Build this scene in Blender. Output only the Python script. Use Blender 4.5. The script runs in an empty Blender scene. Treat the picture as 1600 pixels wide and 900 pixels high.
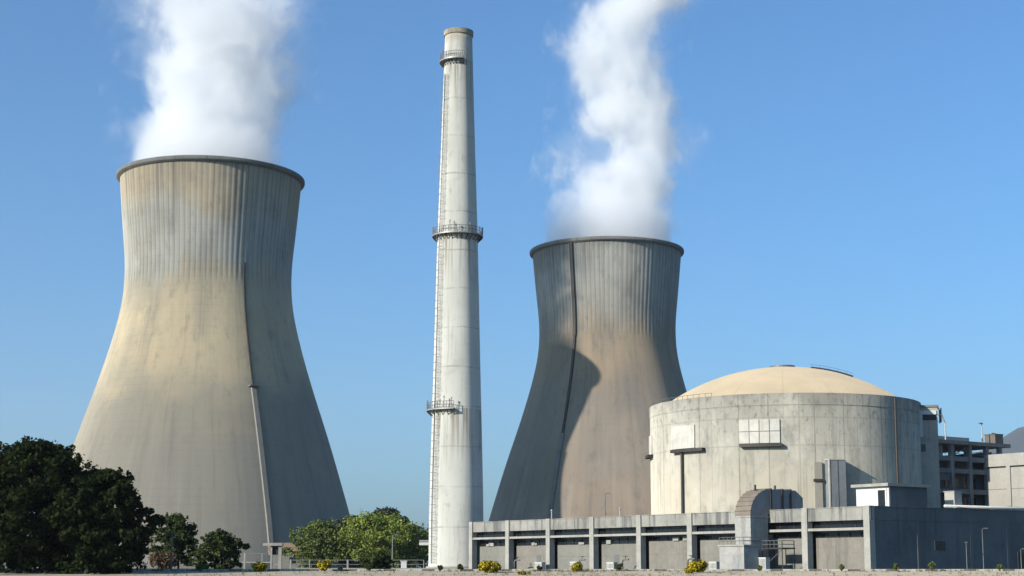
import bpy, math, random
from mathutils import Vector, Matrix
R = math.radians
PI = math.pi
sc = bpy.context.scene
C = sc.collection

# ------------------------------------------------------------------ camera geometry
F = 2450.0; PITCH = R(8.0); CAMZ = 1.6; PY0 = 542.0
def ray(px, py):
    dx, dy = px - 800.0, PY0 - py
    return Vector((dx, F*math.cos(PITCH) - dy*math.sin(PITCH), F*math.sin(PITCH) + dy*math.cos(PITCH)))
def at(px, py, Y):
    d = ray(px, py); s = Y/d.y
    return Vector((d.x*s, Y, CAMZ + d.z*s))
def mpp(py, Y):
    return Y/ray(800, py).y          # metres per photo pixel at that distance
GZ = 1.3                              # level of the plant yard

SUN_AZ = Vector((-.81, -.586)).normalized()
SUN_EL = R(23.0)

# ------------------------------------------------------------------ mesh builder
class MB:
    def __init__(s): s.v = []; s.f = []; s.m = []; s.mi = 0
    def face(s, idx): s.f.append(idx); s.m.append(s.mi)
    def box(s, x0, x1, y0, y1, z0, z1, M=None):
        b = len(s.v)
        P = [(x0,y0,z0),(x1,y0,z0),(x1,y1,z0),(x0,y1,z0),(x0,y0,z1),(x1,y0,z1),(x1,y1,z1),(x0,y1,z1)]
        for p in P: s.v.append(tuple(M @ Vector(p)) if M else p)
        for q in ((3,2,1,0),(4,5,6,7),(0,1,5,4),(1,2,6,5),(2,3,7,6),(3,0,4,7)): s.face([b+i for i in q])
    def tube(s, pts, rad, n=6, cap=True):
        pts = [Vector(p) for p in pts]
        rs = rad if isinstance(rad, (list, tuple)) else [rad]*len(pts)
        b = len(s.v); ref = None
        for i, p in enumerate(pts):
            t = (pts[min(i+1, len(pts)-1)] - pts[max(i-1, 0)]).normalized()
            if ref is None:
                ref = t.cross(Vector((0,0,1)))
                if ref.length < .05: ref = Vector((1,0,0))
            a = (ref - t*ref.dot(t)).normalized(); c = t.cross(a); ref = a
            for k in range(n):
                th = 2*PI*k/n
                s.v.append(tuple(p + (a*math.cos(th) + c*math.sin(th))*rs[i]))
        for i in range(len(pts)-1):
            for k in range(n):
                k2 = (k+1) % n
                s.face([b+i*n+k, b+i*n+k2, b+(i+1)*n+k2, b+(i+1)*n+k])
        if cap:
            s.face([b+k for k in range(n)][::-1]); s.face([b+(len(pts)-1)*n+k for k in range(n)])
    def bar(s, p0, p1, w):
        s.tube([p0, p1], w*.7071, 4)
    def lathe(s, prof, n, rf=None, a0=0, a1=2*PI, closed=False):
        """prof: (r, z) points; rf(r, z, angle) may change the radius"""
        full = abs(a1-a0-2*PI) < 1e-6
        m = n if full else n+1; b = len(s.v)
        for (r, z) in prof:
            for k in range(m):
                a = a0 + (a1-a0)*k/n
                rr = rf(r, z, a) if rf else r
                s.v.append((rr*math.cos(a), rr*math.sin(a), z))
        L = len(prof); rows = L if closed else L-1
        for i in range(rows):
            i2 = (i+1) % L
            for k in range(n):
                k2 = (k+1) % m if full else k+1
                s.face([b+i*m+k, b+i*m+k2, b+i2*m+k2, b+i2*m+k])
        if closed and not full:
            s.face([b+i*m for i in range(L)]); s.face([b+i*m+m-1 for i in range(L)][::-1])
    def build(s, name, mats, parent=None, smooth=False, loc=None, rotz=0):
        me = bpy.data.meshes.new(name); me.from_pydata(s.v, [], s.f)
        for m in (mats if isinstance(mats, (list, tuple)) else [mats]): me.materials.append(m)
        me.polygons.foreach_set('material_index', s.m)
        if smooth: me.polygons.foreach_set('use_smooth', [True]*len(s.f))
        me.update()
        o = bpy.data.objects.new(name, me); C.objects.link(o)
        if parent: o.parent = parent
        if loc is not None: o.location = loc
        o.rotation_euler = (0, 0, rotz)
        return o

def tag(o, label=None, cat=None, group=None, kind=None):
    for k, v in (('label', label), ('category', cat), ('group', group), ('kind', kind)):
        if v: o[k] = v
    return o
def thing(name, label, cat, loc=(0,0,0), rotz=0, group=None):
    o = bpy.data.objects.new(name, None); C.objects.link(o)
    o.location = loc; o.rotation_euler = (0,0,rotz); o.empty_display_size = .5
    return tag(o, label, cat, group)

# ------------------------------------------------------------------ materials
ALB = .76        # overall albedo level
class NT:
    def __init__(s, name):
        s.mat = bpy.data.materials.new(name); s.mat.use_nodes = True
        s.t = s.mat.node_tree; s.t.nodes.clear()
        s.out = s.t.nodes.new('ShaderNodeOutputMaterial')
        s._co = None
    def n(s, typ, **kw):
        d = s.t.nodes.new('ShaderNode' + typ)
        for k, v in kw.items(): setattr(d, k, v)
        return d
    def l(s, a, b): s.t.links.new(a, b)
    def set(s, sock, v):
        if hasattr(v, 'is_output'): s.l(v, sock)
        else: sock.default_value = v
    def co(s):
        if s._co is None: s._co = s.n('TexCoord').outputs['Object']
        return s._co
    def math(s, op, a, b=None, c=None, clamp=False):
        d = s.n('Math', operation=op, use_clamp=clamp)
        s.set(d.inputs[0], a)
        if b is not None: s.set(d.inputs[1], b)
        if c is not None: s.set(d.inputs[2], c)
        return d.outputs[0]
    def noise(s, scale=1, detail=3, rough=.55, vec=None, stretch=None, off=(0,0,0), dist=0, out='Fac'):
        d = s.n('TexNoise'); d.inputs['Scale'].default_value = scale
        d.inputs['Detail'].default_value = detail; d.inputs['Roughness'].default_value = rough
        d.inputs['Distortion'].default_value = dist
        v = vec if vec is not None else s.co()
        if stretch or off != (0,0,0):
            m = s.n('Mapping'); s.l(v, m.inputs['Vector']); m.inputs['Location'].default_value = off
            if stretch: m.inputs['Scale'].default_value = stretch
            v = m.outputs[0]
        s.l(v, d.inputs['Vector'])
        return d.outputs[out]
    def mapr(s, v, a, b, c=0., d=1., smooth=False):
        m = s.n('MapRange'); m.interpolation_type = 'SMOOTHSTEP' if smooth else 'LINEAR'
        s.set(m.inputs[0], v)
        for i, q in enumerate((a, b, c, d)): s.set(m.inputs[1+i], q)
        return m.outputs[0]
    def mix(s, f, a, b, mode='MIX'):
        d = s.n('Mix', data_type='RGBA', blend_type=mode)
        s.set(d.inputs[0], f)
        for sock, v in ((d.inputs[6], a), (d.inputs[7], b)):
            if hasattr(v, 'is_output'): s.l(v, sock)
            else: sock.default_value = (*v, 1) if len(v) == 3 else v
        return d.outputs[2]
    def ramp(s, v, stops, interp='LINEAR'):
        d = s.n('ValToRGB'); d.color_ramp.interpolation = interp
        e = d.color_ramp.elements
        while len(e) < len(stops): e.new(.5)
        for i, (p, c) in enumerate(stops): e[i].position = p; e[i].color = (*c, 1)
        s.l(v, d.inputs[0]); return d.outputs[0]
    def xyz(s, v=None):
        d = s.n('SeparateXYZ'); s.l(v if v is not None else s.co(), d.inputs[0]); return d.outputs
    def bsdf(s, col, rough=.85, metal=0, bump=None, bstr=.3, bdist=.05, spec=.3):
        b = s.n('BsdfPrincipled')
        if hasattr(col, 'is_output'): s.l(s.mix(1, col, (ALB, ALB, ALB), 'MULTIPLY'), b.inputs['Base Color'])
        else: b.inputs['Base Color'].default_value = (*[q*ALB for q in col], 1)
        s.set(b.inputs['Roughness'], rough); b.inputs['Metallic'].default_value = metal
        b.inputs['Specular IOR Level'].default_value = spec
        b.inputs['Diffuse Roughness'].default_value = 1.0 if rough > .7 else .3
        if bump is not None:
            bn = s.n('Bump'); bn.inputs['Strength'].default_value = bstr; bn.inputs['Distance'].default_value = bdist
            s.l(bump, bn.inputs['Height']); s.l(bn.outputs[0], b.inputs['Normal'])
        s.l(b.outputs[0], s.out.inputs['Surface'])
        return s.mat

def concrete(name, c1, c2, stain, scale=.25, streak=.5, fine=2.5, off=(0,0,0), rough=.9, lo=.52, hi=.72):
    c1, c2 = tuple(q*.82 for q in c1), tuple(q*.82 for q in c2)
    k = NT(name)
    a = k.noise(scale, 4, .6, off=off)
    col = k.mix(k.mapr(a, .35, .65), c1, c2)
    st = k.noise(1.0, 4, .6, stretch=(.9, .9, .07), off=off)
    col = k.mix(k.math('MULTIPLY', k.mapr(st, lo, hi, smooth=True), streak), col, stain)
    bl = k.noise(scale*2.3, 5, .65, off=(off[0]+7, off[1]-3, off[2]+11))
    col = k.mix(k.math('MULTIPLY', k.mapr(bl, .56, .74, smooth=True), streak*.8), col, stain)
    fn = k.noise(fine, 4, .65)
    g = k.mapr(fn, .2, .8, .86, 1.12)
    gc = k.n('CombineColor'); [k.l(g, gc.inputs[i]) for i in range(3)]
    col = k.mix(1, col, gc.outputs[0], 'MULTIPLY')
    return k.bsdf(col, rough, bump=fn, bstr=.35, bdist=.08)

def plain(name, c, rough=.6, metal=0, var=.15, scale=1.5):
    c = tuple(q*.88 for q in c)
    k = NT(name)
    n = k.noise(scale, 4, .6)
    col = k.mix(k.mapr(n, .3, .7), tuple(x*(1-var) for x in c), tuple(min(1, x*(1+var)) for x in c))
    return k.bsdf(col, rough, metal)

M = {}
M['steel'] = plain('grey_painted_steel', (.22,.22,.22), .55, .3)
M['dark_steel'] = plain('dark_weathered_steel', (.07,.065,.06), .6, .4)
M['pale_steel'] = plain('pale_galvanised_steel', (.42,.42,.41), .5, .3)
M['white_paint'] = plain('white_paint', (.74,.73,.70), .6, 0, .06)
M['glass'] = plain('dark_window_glass', (.018,.022,.028), .12, 0, .3)
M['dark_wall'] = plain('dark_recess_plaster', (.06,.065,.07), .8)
M['bark'] = plain('tree_bark', (.10,.075,.05), .95, 0, .4, 6)
M['brown_sheet'] = plain('rust_brown_sheet', (.255,.21,.165), .6, .1, .2, .8)
M['grey_sheet'] = plain('grey_sheet_metal', (.30,.31,.31), .5, .3, .15, .8)
M['light_sheet'] = concrete('pale_stained_sheet', (.58,.57,.53), (.46,.45,.42), (.27,.26,.24), .5, .6)
M['fac_conc'] = concrete('facade_concrete', (.47,.45,.40), (.38,.37,.33), (.17,.17,.16), .22, .75, 2.0)
M['parapet_conc'] = concrete('parapet_concrete', (.52,.50,.45), (.36,.35,.31), (.16,.16,.155), .16, .85, 1.6, (3,5,2), lo=.5, hi=.62)
M['post_conc'] = concrete('post_concrete', (.58,.56,.50), (.48,.46,.41), (.26,.25,.23), .4, .5, 2.0)
M['infill'] = concrete('infill_plaster', (.355,.345,.30), (.30,.29,.255), (.22,.20,.175), .2, .5, 1.2)
M['infill_b'] = concrete('infill_plaster_warm', (.375,.345,.295), (.31,.285,.245), (.18,.16,.14), .25, .7, 1.2, (5,2,8))
M['shade_conc'] = concrete('shaded_wall_concrete', (.24,.25,.26), (.18,.19,.20), (.10,.105,.11), .16, .6, 1.6)  # dark blue-grey: shade of the walls turned from the sun, put into the colour
M['roof'] = concrete('roof_concrete', (.36,.35,.32), (.30,.29,.27), (.2,.19,.18), .2, .4)
M['frame_conc'] = concrete('frame_concrete', (.33,.33,.32), (.26,.26,.26), (.13,.13,.13), .3, .5)
M['hall_conc'] = concrete('hall_concrete', (.62,.60,.54), (.54,.52,.46), (.3,.29,.26), .2, .35)
M['tile_roof'] = plain('brown_tile_roof', (.30,.20,.14), .9)

def tower_mat(name, H, stops, nrib, rib_z, seed, patch):
    """weathered concrete shell: horizontal bands of tone, vertical streaks, dark grooves between the ribs"""
    k = NT(name)
    x, y, z = k.xyz()
    ang = k.math('ARCTAN2', y, x)
    cv = k.n('CombineXYZ'); k.l(k.math('MULTIPLY', ang, 28.0), cv.inputs[0]); k.l(z, cv.inputs[2])
    cv.inputs[1].default_value = seed
    v = cv.outputs[0]
    big = k.noise(.028, 4, .6, v)
    med = k.noise(.09, 5, .62, v, (1, 1, .35))
    stk = k.noise(.55, 4, .65, v, (1, 1, .03))
    zz = k.math('DIVIDE', z, H)
    zz = k.math('ADD', zz, k.mapr(big, .3, .7, -.07, .07))
    zz = k.math('ADD', zz, k.mapr(stk, .3, .7, -.02, .02))
    col = k.ramp(zz, stops)
    # mottled dirt and streaks running down the shell
    col = k.mix(k.mapr(med, .45, .66, 0, .45, True), col, patch[0])
    big2 = k.noise(.022, 4, .6, v, (1, 1, .7), off=(31, 0, 17))
    col = k.mix(k.mapr(big2, .50, .66, 0, .4, True), col, patch[0])
    col = k.mix(k.mapr(big, .50, .66, 0, .4, True), col, patch[1])
    fine2 = k.noise(.28, 5, .7, v, (1, 1, .5))
    col = k.mix(k.mapr(fine2, .5, .7, 0, .35, True), col, tuple(q*.75 for q in patch[0]))
    col = k.mix(k.mapr(stk, .50, .72, 0, .36, True), col, (.20,.19,.17))
    col = k.mix(k.mapr(stk, .46, .28, 0, .30, True), col, (.50,.46,.38))
    rd_ = k.noise(.75, 3, .6, v, (1, 1, .012), off=(5, 0, 2))       # drips running down from the rim
    col = k.mix(k.math('MULTIPLY', k.mapr(rd_, .50, .64, 0, .55, True), k.mapr(z, H*.80, H*.99)), col, (.22,.20,.165))
    # formwork lifts
    lift = k.math('FRACT', k.math('DIVIDE', z, 2.4))
    line = k.math('MULTIPLY', k.mapr(lift, .0, .09, 1, 0), k.mapr(med, .35, .62, .03, .24))
    col = k.mix(line, col, (.16,.155,.14))
    gr = k.math('COSINE', k.math('MULTIPLY', ang, float(nrib)))
    gm = k.math('MULTIPLY', k.mapr(gr, -.55, -.95, 0, .36), k.mapr(z, rib_z-1.5, rib_z+3))
    gm = k.math('MULTIPLY', gm, k.mapr(med, .3, .6, .5, 1.1))
    col = k.mix(gm, col, (.10,.10,.095))
    fn = k.noise(1.6, 4, .65)
    return k.bsdf(col, .92, bump=fn, bstr=.3, bdist=.12, spec=.15)

# ------------------------------------------------------------------ world, sun, camera
w = bpy.data.worlds.new('World'); sc.world = w; w.use_nodes = True
nt = w.node_tree; nt.nodes.clear()
bg = nt.nodes.new('ShaderNodeBackground'); wo = nt.nodes.new('ShaderNodeOutputWorld')
sky = nt.nodes.new('ShaderNodeTexSky'); sky.sky_type = 'NISHITA'; sky.sun_disc = False
sky.sun_elevation = SUN_EL; sky.sun_rotation = math.atan2(SUN_AZ.x, SUN_AZ.y)
sky.altitude = 0; sky.air_density = 1.0; sky.dust_density = 1.5; sky.ozone_density = 7.0
bg.inputs['Strength'].default_value = .102
tint = nt.nodes.new('ShaderNodeMix'); tint.data_type = 'RGBA'; tint.blend_type = 'MULTIPLY'; tint.inputs[0].default_value = 1
tint.inputs[7].default_value = (.82, 1.13, 1.18, 1)       # clear-day hue of the sky
nt.links.new(sky.outputs[0], tint.inputs[6]); nt.links.new(tint.outputs[2], bg.inputs[0]); nt.links.new(bg.outputs[0], wo.inputs['Surface'])
sd = bpy.data.lights.new('sun', 'SUN'); sd.energy = 5.0; sd.angle = R(.55); sd.color = (1.0, .93, .82)
so = bpy.data.objects.new('sun', sd); C.objects.link(so)
sv = Vector((SUN_AZ.x*math.cos(SUN_EL), SUN_AZ.y*math.cos(SUN_EL), math.sin(SUN_EL)))
so.rotation_euler = sv.to_track_quat('Z', 'Y').to_euler(); so.location = (-60, -40, 60)
cd = bpy.data.cameras.new('camera'); cam = bpy.data.objects.new('camera', cd); C.objects.link(cam)
cam.location = (0, 0, CAMZ); cam.rotation_euler = (R(90)+PITCH, 0, 0)
cd.sensor_width = 36; cd.lens = F/1600*36; cd.shift_y = (PY0-450)/1600; cd.clip_start = .5; cd.clip_end = 30000
sc.camera = cam
sc.view_settings.view_transform = 'Standard'; sc.view_settings.look = 'None'
sc.view_settings.exposure = .56; sc.view_settings.gamma = 1
cy = sc.cycles
cy.max_bounces = 20; cy.diffuse_bounces = 3; cy.glossy_bounces = 2; cy.volume_bounces = 18
cy.use_denoising = True; cy.volume_step_rate = .2; cy.volume_max_steps = 256
sc.render.film_transparent = False

# ------------------------------------------------------------------ ground, kerb, road, hills
def gz(Y):
    if Y < 96: return .2
    if Y < 139: return .2 + (Y-96)/43*1.08
    return GZ - .02
k = NT('dry_soil')
c = k.mix(k.mapr(k.noise(.35, 5, .65), .35, .65), (.36,.305,.225), (.29,.245,.18))
c = k.mix(k.mapr(k.noise(1.8, 5, .7), .5, .7, 0, .6), c, (.40,.35,.27))
c = k.mix(k.mapr(k.noise(.12, 4, .6, off=(9,2,0)), .58, .70, 0, .5), c, (.26,.24,.15))
gx, gy, gz_ = k.xyz()
gr_ = k.mix(k.noise(.02, 5, .6), (.035,.042,.022), (.075,.07,.045))
c = k.mix(k.math('MAXIMUM', k.mapr(gy, 145, 150), k.mapr(gy, 108, 100)), c, gr_)
M['soil'] = k.bsdf(c, .95, bump=k.noise(3, 4, .7), bstr=.5, bdist=.1)
g = MB()
ys = [-200, 0, 60, 96] + [96+43*i/20 for i in range(1, 21)] + [142, 160, 200, 260, 350, 500, 800, 1500, 3000, 6000, 12000]
xs = [-9000, -2500, -900, -300] + [-150+i*5 for i in range(61)] + [300, 900, 2500, 9000]
rnd = random.Random(3)
for Y in ys:
    for X in xs:
        j = rnd.uniform(-.05, .05) if 96 < Y < 138 else 0
        g.v.append((X, Y, gz(Y)+j))
W_ = len(xs)
for i in range(len(ys)-1):
    for j in range(W_-1): g.face([i*W_+j, i*W_+j+1, (i+1)*W_+j+1, (i+1)*W_+j])
tag(g.build('ground', M['soil'], smooth=True), kind='structure')
k = NT('road_asphalt')
c = k.mix(k.noise(.8, 5, .7), (.045,.045,.046), (.075,.073,.07)); M['asphalt'] = k.bsdf(c, .9)
rd = MB(); rd.box(-140, 140, 139.6, 148, GZ-.25, GZ+.0)
tag(rd.build('road', M['asphalt']), kind='structure')
k = NT('kerb_paint')
x, y, z = k.xyz()
s_ = k.math('GREATER_THAN', k.math('FRACT', k.math('DIVIDE', x, 3.4)), .68)
nn = k.noise(1.4, 4, .6)
c = k.mix(s_, (.62,.59,.53), (.16,.15,.14)); c = k.mix(k.mapr(nn, .5, .7, 0, .7), c, (.3,.27,.23))
M['kerb'] = k.bsdf(c, .85)
kb = MB(); kb.box(-140, 140, 139.2, 139.58, GZ-.3, GZ+.13); kb.box(-140, 140, 148.02, 148.4, GZ-.3, GZ+.13)
tag(kb.build('kerb', M['kerb']), kind='structure')

# far hills at the right
k = NT('hill_scrub'); c = k.mix(k.noise(.004, 6, .7), (.020,.028,.022), (.042,.042,.034)); M['hill'] = k.bsdf(c, 1)
hl = MB(); rnd = random.Random(8)
NX, NY = 60, 14
for j in range(NY+1):
    for i in range(NX+1):
        X = 1300 + i*110; Y = 8200 + j*200
        ridge = math.sin(PI*j/NY)**1.2
        prof = 930*math.exp(-((X-3650)/1500)**2)
        zz = ridge*prof*(1+.05*math.sin(X*.006+j)+.03*math.sin(X*.015+2*j)) + rnd.uniform(-9, 9)*ridge
        hl.v.append((X, Y, zz))
for j in range(NY):
    for i in range(NX):
        a = j*(NX+1)+i; hl.face([a, a+1, a+NX+2, a+NX+1])
tag(hl.build('hills', M['hill'], smooth=True), kind='structure')

# ------------------------------------------------------------------ cooling towers
PROF1 = [(886, 251), (850, 243), (804, 231), (760, 218), (716, 205), (660, 187), (610, 170), (560, 154.5), (520, 143), (477, 133.5), (435, 130.3), (409, 131.2), (360, 136), (301, 141), (270, 143.5)]
def interp(tab, v):
    if v <= tab[0][0]: return tab[0][1]
    for (a, p), (b, q) in zip(tab, tab[1:]):
        if v <= b:
            return p + (q-p)*(v-a)/(b-a)
    return tab[-1][1]
# true radius and height table of the shell, in metres
D1 = 527.0
raw = []
for (py, hw) in PROF1:
    s = mpp(py, D1); raw.append((at(327, py, D1).z - GZ, (.978+.022*max(0, min(1, (py-560)/280)))*hw*s*(1-.5*(hw/F)**2)))
def catmull(tab, v):
    n = len(tab)
    if v <= tab[0][0]: return tab[0][1]
    if v >= tab[-1][0]: return tab[-1][1]
    for i in range(n-1):
        if v <= tab[i+1][0]:
            (x0, y0), (x1, y1) = tab[i], tab[i+1]
            h = x1-x0; t = (v-x0)/h
            m0 = (y1-tab[i-1][1])/(x1-tab[i-1][0]) if i > 0 else (y1-y0)/h
            m1 = (tab[i+2][1]-y0)/(tab[i+2][0]-x0) if i+2 < n else (y1-y0)/h
            return (2*t**3-3*t*t+1)*y0 + (t**3-2*t*t+t)*h*m0 + (-2*t**3+3*t*t)*y1 + (t**3-t*t)*h*m1
    return tab[-1][1]
# smooth the table once
sm = []
for i in range(60):
    v = raw[0][0] + (raw[-1][0]-raw[0][0])*i/59
    d = 5.0
    sm.append((v, sum(catmull(raw, v+q*d) for q in (-1, -.5, 0, .5, 1))/5 if 2 <= i <= 57 else catmull(raw, v)))
R_RIM_Z = at(327, 247, D1-30).z - GZ
NR = 100
HS = 1.0                              # height factor of the tower being built
def shell_r(z, s): return catmull(sm, z/(s*HS))*s
GREY = (.30,.285,.25); GREYC = (.36,.335,.285); TAN = (.47,.375,.235); RIBG = (.315,.305,.27)
M['tower_a'] = tower_mat('tan_tower_concrete', R_RIM_Z,
    [(0, (.35,.325,.275)), (.2, (.39,.355,.29)), (.38, (.42,.375,.29)), (.50, (.66,.55,.375)), (.62, (.72,.60,.40)),
     (.69, (.62,.54,.40)), (.73, (.57,.555,.49)), (.86, (.61,.59,.525)), (.93, (.64,.545,.40)), (1, (.56,.48,.36))],
    NR, .70*R_RIM_Z, 3.7, ((.36,.335,.28), (.62,.48,.30)))
M['tower_b'] = tower_mat('grey_tower_concrete', R_RIM_Z*.96,
    [(0, (.50,.385,.285)), (.15, (.50,.395,.30)), (.3, (.40,.34,.275)), (.5, (.40,.335,.265)), (.62, (.46,.36,.25)),
     (.71, (.46,.375,.27)), (.77, (.47,.45,.40)), (.9, (.52,.51,.47)), (1, (.30,.30,.29))],
    NR, .70*R_RIM_Z*.96, 91.3, ((.25,.235,.21), (.40,.30,.205)))
M['rim'] = concrete('rim_concrete', (.36,.355,.33), (.28,.275,.26), (.10,.10,.10), .2, .5)
M['duct_conc'] = concrete('duct_concrete', (.40,.38,.335), (.36,.34,.30), (.22,.21,.2), .3, .5)
M['rib_conc'] = concrete('rib_concrete', (.42,.39,.34), (.36,.34,.30), (.22,.21,.2), .3, .4)

def cooling_tower(loc, s, mat, label, duct_phi, duct_spec):
    toward = math.atan2(-loc.y, -loc.x)            # direction to the road
    t = thing('cooling_tower', label, 'cooling tower', loc, 0, 'cooling towers')
    H = R_RIM_Z*s*HS
    b = MB(); n = NR*6; rz = .70*H
    prof = [(shell_r(H*i/80, s), H*i/80) for i in range(81)]
    def ribf(r, z, a):
        if z < rz: return r
        q = math.cos(a*NR); f = min(1, (z-rz)/2.0)
        return r + f*(.035 if q > -.3 else -.025)
    b.lathe(prof, n, ribf)
    inner = [(shell_r(H*i/20, s)-.9*s, H*i/20) for i in range(21)][::-1]
    nv = len(b.v)
    b.lathe(inner, 120)
    b.build('shell', mat, t, True)
    # flange ring round the mouth
    rt = shell_r(H, s); f = MB()
    f.lathe([(rt-1.2, H-.6), (rt+.2, H-1.1), (rt+1.05*s, H-.6), (rt+1.2*s, H-.3), (rt+1.2*s, H+.45), (rt+1.0*s, H+.65), (rt-1.2, H+.65)], 220, closed=True)
    f.build('rim', M['rim'], t)
    p = MB(); r0 = shell_r(0, s)
    p.lathe([(r0+1.1, -.2), (r0+1.1, 1.6), (r0+.2, 1.9), (r0-1.5, 1.9), (r0-1.5, -.2)], 160, closed=True)
    p.build('plinth', M['rib_conc'], t)
    # inspection duct or ladder running up the shell on a meridian
    a = toward + duct_phi
    er = Vector((math.cos(a), math.sin(a), 0)); et = Vector((-er.y, er.x, 0))
    for (z0, z1, wd, dp, mt, nm) in duct_spec:
        d = MB(); N = 40; base = len(d.v)
        for i in range(N+1):
            z = z0 + (z1-z0)*i/N; r = shell_r(z, s)
            for (q, e) in ((-wd/2, -.3), (wd/2, -.3), (wd/2, dp), (-wd/2, dp)):
                d.v.append(tuple(er*(r+e) + et*q + Vector((0,0,z))))
        for i in range(N):
            for q in range(4):
                q2 = (q+1) % 4
                d.face([base+i*4+q, base+i*4+q2, base+i*4+4+q2, base+i*4+4+q])
        d.face([base+q for q in range(4)][::-1]); d.face([base+N*4+q for q in range(4)])
        d.build(nm, M[mt], t)
    return t, H, er, et

P1 = at(314, 886, D1); P1.z = GZ
T1, H1, er, et = cooling_tower(P1, 1.0, M['tower_a'], 'tall tan concrete cooling tower on the left with broad white steam plume', R(23.5),
    [(4, 57, 1.5, .9, 'duct_conc', 'duct'), (57, 99, .35, .7, 'dark_steel', 'ladder_rail')])
z = 57.5; r = shell_r(z, 1)
lp = MB(); Mx = Matrix(((et.x, er.x, 0, er.x*r), (et.y, er.y, 0, er.y*r), (0, 0, 1, z), (0, 0, 0, 1)))
lp.box(-1.7, 1.7, -.4, 1.9, -.2, .15, Mx)
for q in (-1.6, 0, 1.6): lp.box(q-.05, q+.05, 1.76, 1.86, .15, 1.2, Mx)
lp.box(-1.7, 1.7, 1.75, 1.87, 1.2, 1.28, Mx)
lp.build('landing', M['rim'], T1)
D2 = 617.0; HS = .975; S2 = 1.022*(120.0*mpp(390, D2))/(147.3*mpp(280, D1))
P2 = at(952, 886, D2); P2.z = GZ
H2_target = at(948, 368, D2-28).z - GZ
T2, H2, er2, et2 = cooling_tower(P2, S2, M['tower_b'], 'grey stained concrete cooling tower behind the domed reactor building', R(-27),
    [(3, 50, 1.4, .9, 'rim', 'duct'), (50, 88, .8, .8, 'dark_steel', 'ladder_rail'), (88, H1*S2*HS-1, 1.3, .9, 'dark_steel', 'ladder_cage')])
print('tower heights', H1, H2, H2_target, 'scale', S2, 'R', shell_r(0,1), shell_r(H1,1))

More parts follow.
